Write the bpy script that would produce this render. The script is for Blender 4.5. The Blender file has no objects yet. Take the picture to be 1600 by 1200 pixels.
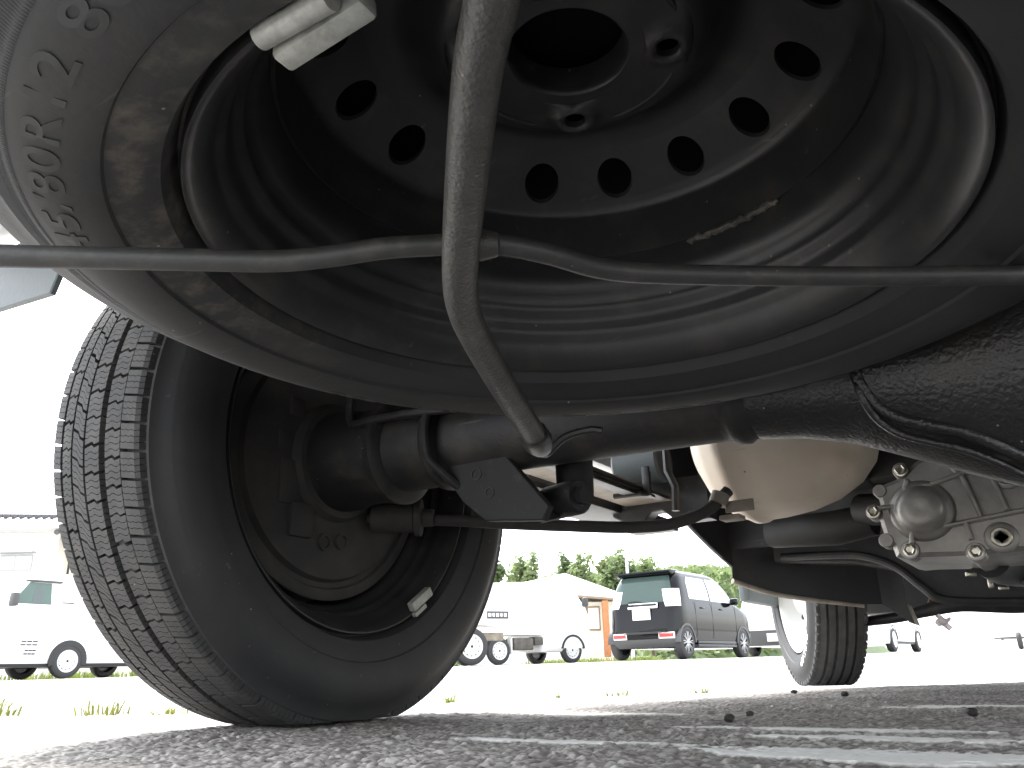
import bpy, bmesh, math, random
import numpy as np
from mathutils import Matrix, Vector

S = bpy.context.scene
COL = S.collection
PI = math.pi
rnd = random.Random(7)

# ------------------------------------------------------------------ camera, sky, sun, exposure
cam_d = bpy.data.cameras.new('camera')
cam = bpy.data.objects.new('camera', cam_d)
COL.objects.link(cam)
cam_d.sensor_fit = 'HORIZONTAL'
cam_d.angle = math.radians(64.395)
cam_d.clip_start = 0.01
cam_d.clip_end = 1000
cam.matrix_world = Matrix(((0.83629568, 0.19931771, 0.51076608, 0),
                           (0.54778493, -0.2642199, -0.79380068, 0),
                           (-0.02326397, 0.94364204, -0.3301492, 0.042555),
                           (0, 0, 0, 1)))
S.camera = cam

SUN_EL, SUN_AZ = math.radians(58), math.radians(-60)      # azimuth from +Y towards +X
W = bpy.data.worlds.new('World')
S.world = W
W.use_nodes = True
nt = W.node_tree
nt.nodes.clear()
sky = nt.nodes.new('ShaderNodeTexSky')
sky.sky_type = 'NISHITA'
sky.sun_disc = False
sky.sun_elevation = SUN_EL
sky.sun_rotation = SUN_AZ
sky.dust_density = 2.0
sky.air_density = 1.0
sky.ozone_density = 1.0
hsv = nt.nodes.new('ShaderNodeHueSaturation')
hsv.inputs['Saturation'].default_value = 0.25
bg = nt.nodes.new('ShaderNodeBackground')
bg.inputs['Strength'].default_value = 0.15
wo = nt.nodes.new('ShaderNodeOutputWorld')
nt.links.new(sky.outputs[0], hsv.inputs['Color'])
nt.links.new(hsv.outputs[0], bg.inputs['Color'])
nt.links.new(bg.outputs[0], wo.inputs['Surface'])

sun_d = bpy.data.lights.new('sun', 'SUN')
sun_d.energy = 1.3
sun_d.angle = math.radians(14)
sun_d.color = (1.0, 0.96, 0.9)
sun = bpy.data.objects.new('sun', sun_d)
COL.objects.link(sun)
sdir = Vector((math.sin(SUN_AZ) * math.cos(SUN_EL), math.cos(SUN_AZ) * math.cos(SUN_EL), math.sin(SUN_EL)))
sun.rotation_euler = (-sdir).to_track_quat('-Z', 'Y').to_euler()

S.view_settings.view_transform = 'Standard'
S.view_settings.look = 'None'
S.view_settings.gamma = 1.0
S.view_settings.use_curve_mapping = False
S.view_settings.exposure = 2.75
S.render.engine = 'CYCLES'
S.cycles.use_denoising = True
S.cycles.max_bounces = 10
S.cycles.diffuse_bounces = 5
S.cycles.glossy_bounces = 5
S.cycles.sample_clamp_indirect = 8.0


# ------------------------------------------------------------------ materials
def mat(name, col, rough=0.6, metal=0.0, spec=0.5, col2=None, nscale=20, ndet=4, nlo=0.4, nhi=0.65,
        bump=0.0, bscale=200, bdet=3, bdist=0.001, kind='noise', dust=None, dscale=30, dlo=0.5, dhi=0.75, dmax=0.6,
        coat=0.0, rough2=None, specks=0.0, trans=0.0):
    m = bpy.data.materials.new(name)
    m.use_nodes = True
    t = m.node_tree
    N, L = t.nodes, t.links
    b = N['Principled BSDF']
    b.inputs['Roughness'].default_value = rough
    b.inputs['Metallic'].default_value = metal
    b.inputs['Specular IOR Level'].default_value = spec
    b.inputs['Coat Weight'].default_value = coat
    b.inputs['Coat Roughness'].default_value = 0.05
    if trans:
        b.inputs['Transmission Weight'].default_value = trans
    b.inputs['Base Color'].default_value = (*col, 1)
    tc = N.new('ShaderNodeTexCoord')
    out = None

    def noise(scale, det, lo, hi):
        n = N.new('ShaderNodeTexNoise')
        n.inputs['Scale'].default_value = scale
        n.inputs['Detail'].default_value = det
        n.inputs['Roughness'].default_value = 0.6
        L.new(tc.outputs['Object'], n.inputs['Vector'])
        r = N.new('ShaderNodeMapRange')
        r.inputs['From Min'].default_value = lo
        r.inputs['From Max'].default_value = hi
        L.new(n.outputs['Fac'], r.inputs['Value'])
        return r.outputs['Result']

    def mix(fac, a, c):
        x = N.new('ShaderNodeMix')
        x.data_type = 'RGBA'
        L.new(fac, x.inputs['Factor'])
        if isinstance(a, tuple):
            x.inputs['A'].default_value = (*a, 1)
        else:
            L.new(a, x.inputs['A'])
        if isinstance(c, tuple):
            x.inputs['B'].default_value = (*c, 1)
        else:
            L.new(c, x.inputs['B'])
        return x.outputs['Result']
    if col2 is not None:
        f = noise(nscale, ndet, nlo, nhi)
        out = mix(f, tuple(col), tuple(col2))
        if rough2 is not None:
            r = N.new('ShaderNodeMapRange')
            r.inputs['To Min'].default_value = rough
            r.inputs['To Max'].default_value = rough2
            L.new(f, r.inputs['Value'])
            L.new(r.outputs['Result'], b.inputs['Roughness'])
    if dust is not None:
        f = noise(dscale, 6, dlo, dhi)
        mm = N.new('ShaderNodeMath')
        mm.operation = 'MULTIPLY'
        mm.use_clamp = True
        mm.inputs[1].default_value = dmax
        L.new(f, mm.inputs[0])
        out = mix(mm.outputs[0], out if out is not None else tuple(col), tuple(dust))
    if specks:
        v = N.new('ShaderNodeTexVoronoi')
        v.inputs['Scale'].default_value = specks
        L.new(tc.outputs['Object'], v.inputs['Vector'])
        lt = N.new('ShaderNodeMath')
        lt.operation = 'LESS_THAN'
        lt.inputs[1].default_value = 0.075
        L.new(v.outputs['Distance'], lt.inputs[0])
        sx = N.new('ShaderNodeSeparateColor')
        L.new(v.outputs['Color'], sx.inputs[0])
        gt = N.new('ShaderNodeMath')
        gt.operation = 'GREATER_THAN'
        gt.inputs[1].default_value = 0.90
        L.new(sx.outputs[0], gt.inputs[0])
        ml = N.new('ShaderNodeMath')
        ml.operation = 'MULTIPLY'
        L.new(lt.outputs[0], ml.inputs[0])
        L.new(gt.outputs[0], ml.inputs[1])
        out = mix(ml.outputs[0], out if out is not None else tuple(col), (0.20, 0.18, 0.155))
        # long faint scuffs
        mp = N.new('ShaderNodeMapping')
        mp.inputs['Rotation'].default_value = (0.3, 0.5, 0.8)
        mp.inputs['Scale'].default_value = (12, 160, 160)
        L.new(tc.outputs['Object'], mp.inputs['Vector'])
        n2 = N.new('ShaderNodeTexNoise')
        n2.inputs['Scale'].default_value = 1.0
        n2.inputs['Detail'].default_value = 2
        L.new(mp.outputs[0], n2.inputs['Vector'])
        r2 = N.new('ShaderNodeMapRange')
        r2.inputs['From Min'].default_value = 0.70
        r2.inputs['From Max'].default_value = 0.78
        r2.inputs['To Max'].default_value = 0.5
        L.new(n2.outputs['Fac'], r2.inputs['Value'])
        out = mix(r2.outputs['Result'], out, (0.11, 0.10, 0.09))
    if out is not None:
        L.new(out, b.inputs['Base Color'])
    if bump:
        if kind == 'noise':
            n = N.new('ShaderNodeTexNoise')
            n.inputs['Scale'].default_value = bscale
            n.inputs['Detail'].default_value = bdet
            src = n.outputs['Fac']
        else:
            n = N.new('ShaderNodeTexVoronoi')
            n.feature = 'SMOOTH_F1'
            n.inputs['Scale'].default_value = bscale
            src = n.outputs['Distance']
        L.new(tc.outputs['Object'], n.inputs['Vector'])
        bp = N.new('ShaderNodeBump')
        bp.inputs['Strength'].default_value = bump
        bp.inputs['Distance'].default_value = bdist
        L.new(src, bp.inputs['Height'])
        L.new(bp.outputs['Normal'], b.inputs['Normal'])
    return m


DUST = (0.13, 0.10, 0.075)
M = {}
M['rubber'] = mat('sidewall_rubber', (0.017, 0.0175, 0.018), 0.66, dust=(0.055, 0.053, 0.050), dscale=14, dlo=0.38, dhi=0.8, dmax=0.42, bump=0.25, bscale=260, bdist=0.0006, specks=110)
M['tread'] = mat('tread_rubber', (0.034, 0.034, 0.034), 0.75, dust=(0.10, 0.095, 0.085), dscale=40, dlo=0.4, dhi=0.8, dmax=0.5, bump=0.4, bscale=700, bdist=0.0006, specks=90)
M['letter'] = mat('raised_rubber', (0.026, 0.027, 0.027), 0.62, bump=0.1, bscale=600, bdist=0.0003)
M['rim'] = mat('black_wheel_paint', (0.020, 0.0205, 0.021), 0.37, dust=(0.085, 0.077, 0.066), dscale=34, dlo=0.50, dhi=0.80, dmax=0.45, bump=0.15, bscale=500, bdist=0.0004, specks=120)
M['black'] = mat('black_chassis_paint', (0.017, 0.017, 0.018), 0.42, dust=(0.085, 0.07, 0.055), dscale=25, dlo=0.5, dhi=0.85, dmax=0.5, bump=0.35, bscale=240, bdist=0.0007, specks=120)
M['coat'] = mat('thick_underseal', (0.013, 0.013, 0.013), 0.34, dust=(0.06, 0.052, 0.042), dscale=12, dlo=0.5, dhi=0.8, dmax=0.45, bump=0.7, bscale=330, bdet=3, bdist=0.0013, specks=100)
M['gusset'] = mat('grimy_bracket', (0.010, 0.010, 0.010), 0.7, dust=(0.06, 0.052, 0.042), dscale=70, dlo=0.58, dhi=0.75, dmax=0.5, bump=0.4, bscale=300, bdist=0.0008, specks=130)
M['axle'] = mat('axle_paint', (0.011, 0.011, 0.011), 0.58, dust=(0.075, 0.064, 0.050), dscale=30, dlo=0.48, dhi=0.8, dmax=0.5, bump=0.4, bscale=420, bdet=5, bdist=0.0009, specks=110)
M['wrinkle'] = mat('wrinkled_bar_paint', (0.045, 0.043, 0.040), 0.45, dust=(0.12, 0.11, 0.095), dscale=60, dlo=0.45, dhi=0.8, dmax=0.4, bump=0.55, bscale=520, bdet=2, bdist=0.0010, kind='noise', specks=140)
M['rod'] = mat('dusty_rod_paint', (0.034, 0.034, 0.033), 0.5, dust=(0.11, 0.10, 0.088), dscale=80, dlo=0.5, dhi=0.8, dmax=0.5, bump=0.3, bscale=600, bdist=0.0005, specks=160)
M['dusty'] = mat('dusty_brake_steel', (0.028, 0.027, 0.026), 0.8, col2=(0.048, 0.044, 0.040), nscale=14, bump=0.5, bscale=300, bdist=0.0008)
M['floor'] = mat('dark_underbody', (0.012, 0.012, 0.012), 0.6, dust=(0.05, 0.043, 0.036), dscale=6, dmax=0.35, bump=0.4, bscale=90, bdist=0.002)
M['well'] = mat('vent_shade_black', (0.004, 0.004, 0.004), 0.9, spec=0.1)  # shade behind the rim vents put into the colour
M['alu'] = mat('cast_aluminium', (0.40, 0.38, 0.355), 0.45, 0.6, col2=(0.27, 0.255, 0.235), nscale=25, bump=0.35, bscale=700, bdist=0.0005)
M['bolt'] = mat('zinc_bolt', (0.72, 0.70, 0.62), 0.28, 1.0, col2=(0.45, 0.40, 0.30), nscale=150)
M['muffler'] = mat('heat_tinted_steel', (0.76, 0.68, 0.58), 0.45, 0.25, col2=(0.64, 0.54, 0.43), nscale=5, bump=0.12, bscale=60, bdist=0.002, specks=60)
M['weight'] = mat('grey_lead', (0.42, 0.42, 0.39), 0.45, 0.25, col2=(0.30, 0.30, 0.27), nscale=160, bump=0.3, bscale=500, bdist=0.0005)
M['rail'] = mat('dusty_lit_rail', (0.28, 0.245, 0.20), 0.6, col2=(0.17, 0.145, 0.115), nscale=18, bump=0.2, bscale=160, bdist=0.001)  # dusty tone, also used for light painted on the guard edge
M['rusty'] = mat('rust_brown_pipe', (0.22, 0.12, 0.06), 0.6, 0.3, col2=(0.12, 0.065, 0.035), nscale=30)
M['weld'] = mat('weld_bead', (0.05, 0.046, 0.04), 0.5, dust=(0.16, 0.135, 0.11), dscale=120, dlo=0.35, dhi=0.7, dmax=0.6, bump=0.9, bscale=420, bdist=0.0012)
M['panel'] = mat('body_white_paint', (0.72, 0.73, 0.73), 0.28, coat=0.5)
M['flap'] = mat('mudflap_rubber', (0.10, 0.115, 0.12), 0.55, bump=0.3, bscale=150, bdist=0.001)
M['whitepaint'] = mat('vehicle_white', (0.80, 0.80, 0.79), 0.3, coat=0.4)
M['blackpaint'] = mat('vehicle_black', (0.005, 0.005, 0.006), 0.08, spec=0.24)
M['greytrim'] = mat('grey_plastic', (0.06, 0.06, 0.06), 0.55)
M['darktrim'] = mat('dark_plastic', (0.02, 0.02, 0.02), 0.6)
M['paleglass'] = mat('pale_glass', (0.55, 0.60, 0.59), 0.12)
M['rearglass'] = mat('tinted_rear_glass', (0.055, 0.085, 0.075), 0.12, spec=0.3)
M['glass'] = mat('car_glass', (0.035, 0.06, 0.052), 0.06, spec=0.35)
M['chrome'] = mat('chrome', (0.8, 0.8, 0.8), 0.12, 1.0)
M['lamp'] = mat('clear_lamp', (0.75, 0.72, 0.72), 0.15, coat=1.0)
M['red'] = mat('red_reflector', (0.45, 0.03, 0.03), 0.25, coat=0.6)
M['plate'] = mat('plate_white', (0.8, 0.8, 0.78), 0.5)
M['cartyre'] = mat('car_tyre', (0.035, 0.035, 0.035), 0.75)
M['alloy'] = mat('alloy_rim', (0.45, 0.45, 0.46), 0.3, 0.9)
M['darkrim'] = mat('dark_rim', (0.09, 0.09, 0.09), 0.4, 0.6)
M['steelwhite'] = mat('white_steel_rim', (0.66, 0.66, 0.64), 0.4)
M['cream'] = mat('cream_wall', (0.70, 0.66, 0.56), 0.85, col2=(0.62, 0.58, 0.49), nscale=2)
M['wallwhite'] = mat('white_render', (0.76, 0.75, 0.72), 0.85, col2=(0.70, 0.69, 0.66), nscale=1.5)
M['tile'] = mat('grey_roof_tile', (0.085, 0.085, 0.09), 0.6, col2=(0.06, 0.06, 0.065), nscale=8)
M['paleroof'] = mat('pale_roof', (0.68, 0.68, 0.67), 0.45)
M['wood'] = mat('brown_wood', (0.26, 0.17, 0.09), 0.7, col2=(0.20, 0.13, 0.07), nscale=12)
M['pillar'] = mat('orange_wood', (0.42, 0.17, 0.06), 0.65, col2=(0.34, 0.13, 0.05), nscale=9)
M['green'] = mat('green_paint', (0.02, 0.42, 0.28), 0.5)
M['orange'] = mat('orange_hub', (0.75, 0.10, 0.03), 0.45)
M['galv'] = mat('galvanised', (0.42, 0.43, 0.43), 0.45, 0.6)
M['stone'] = mat('black_pebble', (0.03, 0.028, 0.026), 0.8, bump=0.5, bscale=300, bdist=0.001)
M['bag'] = mat('pale_tag', (0.75, 0.68, 0.68), 0.6)
M['bark'] = mat('bark', (0.10, 0.075, 0.05), 0.9, col2=(0.06, 0.045, 0.03), nscale=8)
M['seat'] = mat('grey_seat', (0.10, 0.12, 0.12), 0.8)


def leaf_mat(name, a, b):
    m = mat(name, a, 0.6, col2=b, nscale=0.9, nlo=0.35, nhi=0.65)
    t = m.node_tree
    pb = t.nodes['Principled BSDF']
    tr = t.nodes.new('ShaderNodeBsdfTranslucent')
    src = pb.inputs['Base Color'].links[0].from_socket
    t.links.new(src, tr.inputs['Color'])
    mx = t.nodes.new('ShaderNodeMixShader')
    mx.inputs[0].default_value = 0.45
    t.links.new(pb.outputs[0], mx.inputs[1])
    t.links.new(tr.outputs[0], mx.inputs[2])
    t.links.new(mx.outputs[0], t.nodes['Material Output'].inputs['Surface'])
    return m


M['leaf'] = leaf_mat('leaf_green', (0.15, 0.21, 0.085), (0.20, 0.25, 0.11))  # pale flare over the trees put into both leaf colours
M['leafd'] = leaf_mat('leaf_deep', (0.13, 0.19, 0.08), (0.165, 0.22, 0.095))
M['grass'] = leaf_mat('grass_blade', (0.10, 0.15, 0.03), (0.16, 0.17, 0.04))


# ------------------------------------------------------------------ mesh helpers
def catmull(pts, n=6):
    P = [Vector(p) for p in pts]
    P = [2 * P[0] - P[1]] + P + [2 * P[-1] - P[-2]]
    out = []
    for i in range(1, len(P) - 2):
        a, b, c, d = P[i - 1], P[i], P[i + 1], P[i + 2]
        for k in range(n):
            t = k / n
            out.append(0.5 * ((2 * b) + (c - a) * t + (2 * a - 5 * b + 4 * c - d) * t * t + (3 * b - a - 3 * c + d) * t ** 3))
    out.append(P[-2])
    return out


def frame(o, z, x=None):
    """matrix with origin o, local Z along z, local X near x"""
    z = Vector(z).normalized()
    x = Vector(x) if x is not None else (Vector((1, 0, 0)) if abs(z.x) < 0.9 else Vector((0, 1, 0)))
    x = (x - z * x.dot(z)).normalized()
    y = z.cross(x)
    m = Matrix.Identity(4)
    m.col[0][:3], m.col[1][:3], m.col[2][:3], m.col[3][:3] = x, y, z, o
    return m


class MB:
    def __init__(s):
        s.v, s.f = [], []

    def add(s, vs, fs, mx=None):
        o = len(s.v)
        for p in vs:
            p = Vector(p)
            s.v.append(tuple(mx @ p) if mx is not None else tuple(p))
        s.f += [tuple(i + o for i in f) for f in fs]
        return s

    def box(s, c, d, mx=None, bev=0.0):
        x, y, z = d[0] / 2, d[1] / 2, d[2] / 2
        if bev <= 0:
            vs = [(c[0] + a * x, c[1] + b * y, c[2] + e * z) for a in (-1, 1) for b in (-1, 1) for e in (-1, 1)]
            return s.add(vs, [(0, 1, 3, 2), (4, 6, 7, 5), (0, 4, 5, 1), (2, 3, 7, 6), (0, 2, 6, 4), (1, 5, 7, 3)], mx)
        bm = bmesh.new()
        bmesh.ops.create_cube(bm, size=1)
        for v in bm.verts:
            v.co = Vector((v.co.x * d[0], v.co.y * d[1], v.co.z * d[2]))
        bmesh.ops.bevel(bm, geom=bm.edges[:], offset=bev, segments=2, profile=0.5, affect='EDGES')
        bm.verts.index_update()
        vs = [v.co + Vector(c) for v in bm.verts]
        fs = [[v.index for v in f.verts] for f in bm.faces]
        bm.free()
        return s.add(vs, fs, mx)

    def lathe(s, prof, mx, seg=96, a0=0.0, a1=2 * PI, closed=True):
        """prof: (axial, radius) pairs; axis = local Z of mx"""
        full = abs(a1 - a0 - 2 * PI) < 1e-6
        n = seg if full else seg + 1
        vs, fs = [], []
        for i in range(n):
            t = a0 + (a1 - a0) * i / seg
            for a, r in prof:
                vs.append((r * math.cos(t), r * math.sin(t), a))
        m = len(prof)
        for i in range(seg):
            j = (i + 1) % n
            for k in range(m - 1):
                fs.append((i * m + k, j * m + k, j * m + k + 1, i * m + k + 1))
        return s.add(vs, fs, mx)

    def tube(s, pts, r, seg=12, cap=True, smooth=0):
        if smooth:
            if not isinstance(r, (int, float)):
                rr = []
                for i in range(len(r) - 1):
                    rr += [r[i] + (r[i + 1] - r[i]) * k / smooth for k in range(smooth)]
                r = rr + [r[-1]]
            pts = catmull(pts, smooth)
        P = [Vector(p) for p in pts]
        n = len(P)
        R = [r] * n if isinstance(r, (int, float)) else list(r)
        t = (P[1] - P[0]).normalized()
        u = t.orthogonal().normalized()
        vs, fs = [], []
        for i in range(n):
            tn = (P[min(i + 1, n - 1)] - P[max(i - 1, 0)]).normalized()
            q = t.rotation_difference(tn)
            u = (q @ u).normalized()
            t = tn
            w = t.cross(u)
            for k in range(seg):
                a = 2 * PI * k / seg
                vs.append(P[i] + (u * math.cos(a) + w * math.sin(a)) * R[i])
        for i in range(n - 1):
            for k in range(seg):
                k2 = (k + 1) % seg
                fs.append((i * seg + k, i * seg + k2, (i + 1) * seg + k2, (i + 1) * seg + k))
        if cap:
            fs.append(tuple(range(seg))[::-1])
            fs.append(tuple((n - 1) * seg + k for k in range(seg)))
        return s.add(vs, fs)

    def prism(s, poly, mx, d0, d1, bev=0.0):
        """poly in local XY, extruded along local Z from d0 to d1 (d1 = face towards viewer, bevelled)"""
        n = len(poly)
        A = sum(poly[i][0] * poly[(i + 1) % n][1] - poly[(i + 1) % n][0] * poly[i][1] for i in range(n))
        if A < 0:
            poly = poly[::-1]
        rings = [[(x, y, d0) for x, y in poly]]
        if bev:
            rings.append([(x, y, d1 - bev) for x, y in poly])
            ins = []
            for i in range(n):
                p, q, r = Vector(poly[i - 1]), Vector(poly[i]), Vector(poly[(i + 1) % n])
                e1, e2 = (q - p).normalized(), (r - q).normalized()
                nn = Vector((-(e1.y + e2.y), e1.x + e2.x))
                nn = nn.normalized() if nn.length > 1e-6 else Vector((-e1.y, e1.x))
                c = max(0.5, nn.dot(Vector((-e1.y, e1.x))))
                w = q + nn * bev / c
                ins.append((w.x, w.y, d1))
            rings.append(ins)
        else:
            rings.append([(x, y, d1) for x, y in poly])
        vs, fs = [], []
        for r in rings:
            vs += r
        for k in range(len(rings) - 1):
            for i in range(n):
                j = (i + 1) % n
                fs.append((k * n + i, k * n + j, (k + 1) * n + j, (k + 1) * n + i))
        fs.append(tuple(range(n))[::-1])
        fs.append(tuple((len(rings) - 1) * n + i for i in range(n)))
        return s.add(vs, fs, mx)

    def grid(s, fn, nu, nv, wrap=False):
        vs = [fn(i / (nu if wrap else nu - 1), j / (nv - 1)) for i in range(nu) for j in range(nv)]
        fs = []
        for i in range(nu if wrap else nu - 1):
            i2 = (i + 1) % nu
            for j in range(nv - 1):
                fs.append((i * nv + j, i2 * nv + j, i2 * nv + j + 1, i * nv + j + 1))
        return s.add(vs, fs)

    def build(s, name, m, parent=None, angle=35, weld=0.0, flat=False):
        me = bpy.data.meshes.new(name)
        me.from_pydata(s.v, [], s.f)
        bm = bmesh.new()
        bm.from_mesh(me)
        if weld:
            bmesh.ops.remove_doubles(bm, verts=bm.verts, dist=weld)
        bmesh.ops.recalc_face_normals(bm, faces=bm.faces)
        bm.to_mesh(me)
        bm.free()
        return link(name, me, m, parent, angle, flat)


def link(name, me, m, parent=None, angle=35, flat=False):
    if m is not None:
        me.materials.append(m)
    if not flat:
        me.polygons.foreach_set('use_smooth', [True] * len(me.polygons))
        me.set_sharp_from_angle(angle=math.radians(angle))
    o = bpy.data.objects.new(name, me)
    COL.objects.link(o)
    if parent is not None:
        o.parent = parent
        r = parent
        while r.parent:
            r = r.parent
        if parent.get('_w'):
            o.matrix_parent_inverse = Matrix.Translation(-Vector(r.location)) if parent is r else Matrix.Identity(4)
            o['_w'] = 1
    return o


def tag(o, label, cat, group=None):
    o['label'] = label
    o['category'] = cat
    if group:
        o['group'] = group
    return o


def empty(name, loc, rz=0.0, label=None, cat=None, group=None, world=False):
    o = bpy.data.objects.new(name, None)
    COL.objects.link(o)
    o.location = loc
    o.rotation_euler = (0, 0, rz)
    o.empty_display_size = 0.1
    if world:
        o['_w'] = 1          # children are modelled in world coordinates
    if label:
        tag(o, label, cat, group)
    return o


def copy_tree(o, parent=None):
    c = o.copy()
    COL.objects.link(c)
    c.parent = parent
    for ch in list(o.children):
        k = copy_tree(ch, c)
        k.matrix_parent_inverse = ch.matrix_parent_inverse.copy()
    return c


def text_mesh(txt, size, fat=0.0, depth=0.0, bev=0.0, spacing=1.0):
    cu = bpy.data.curves.new('t', 'FONT')
    cu.body = txt
    cu.size = size
    cu.offset = fat
    cu.extrude = depth
    cu.bevel_depth = bev
    cu.bevel_resolution = 0
    cu.space_character = spacing
    cu.resolution_u = 4
    o = bpy.data.objects.new('t', cu)
    COL.objects.link(o)
    bpy.context.view_layer.update()
    me = bpy.data.meshes.new_from_object(o.evaluated_get(bpy.context.evaluated_depsgraph_get()))
    bpy.data.objects.remove(o)
    vs = [tuple(v.co) for v in me.vertices]
    fs = [tuple(p.vertices) for p in me.polygons]
    bpy.data.meshes.remove(me)
    return vs, fs


# ------------------------------------------------------------------ ground height
SEAM_A, SEAM_D = Vector((-1.16, 0.60)), Vector((0.40, 0.916)).normalized()


def beyond(x, y):           # metres beyond the slab seam (positive = on the pale apron)
    return -(SEAM_D.y * (x - SEAM_A.x) - SEAM_D.x * (y - SEAM_A.y))


def gz(x, y):
    x, y = np.asarray(x, float), np.asarray(y, float)
    near = -0.012 * np.clip(y - 0.59, 0, 3.0)
    far = np.clip(0.0031 * x + 0.00706 * y + 0.0475, -0.05, 0.33)
    w = np.clip((beyond(x, y) - 0.5) / 7.0, 0, 1)
    w = w * w * (3 - 2 * w)
    return near * (1 - w) + far * w


def gzf(x, y):
    return float(gz(x, y))


def vnoise(x, y, seed=0):
    xi, yi = np.floor(x).astype(np.int64), np.floor(y).astype(np.int64)
    fx, fy = x - xi, y - yi
    fx, fy = fx * fx * (3 - 2 * fx), fy * fy * (3 - 2 * fy)

    def h(a, b):
        n = (a * 374761393 + b * 668265263 + seed * 974711) & 0x7fffffff
        n = ((n ^ (n >> 13)) * 1274126177) & 0x7fffffff
        return ((n ^ (n >> 16)) & 0xffff) / 65535.0
    return (h(xi, yi) * (1 - fx) + h(xi + 1, yi) * fx) * (1 - fy) + (h(xi, yi + 1) * (1 - fx) + h(xi + 1, yi + 1) * fx) * fy


def chips(x, y, cell, seed):
    """rounded stone chips: 1 at a chip's centre, 0 in the gaps; second result: chip id value"""
    gx, gy = np.floor(x / cell).astype(np.int64), np.floor(y / cell).astype(np.int64)
    best = np.full(x.shape, 9.0)
    val = np.zeros(x.shape)
    for dx in (-1, 0, 1):
        for dy in (-1, 0, 1):
            cx, cy = gx + dx, gy + dy
            n = (cx * 374761393 + cy * 668265263 + seed * 31337) & 0x7fffffff
            n = ((n ^ (n >> 13)) * 1274126177) & 0x7fffffff
            a = (n & 0x3ff) / 1023.0
            b = ((n >> 10) & 0x3ff) / 1023.0
            c = ((n >> 20) & 0x3ff) / 1023.0
            d = np.hypot(x / cell - (cx + 0.15 + 0.7 * a), y / cell - (cy + 0.15 + 0.7 * b))
            k = d < best
            best = np.where(k, d, best)
            val = np.where(k, c, val)
    return np.clip(1 - (best / 0.62) ** 2, 0, 1), val


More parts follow.
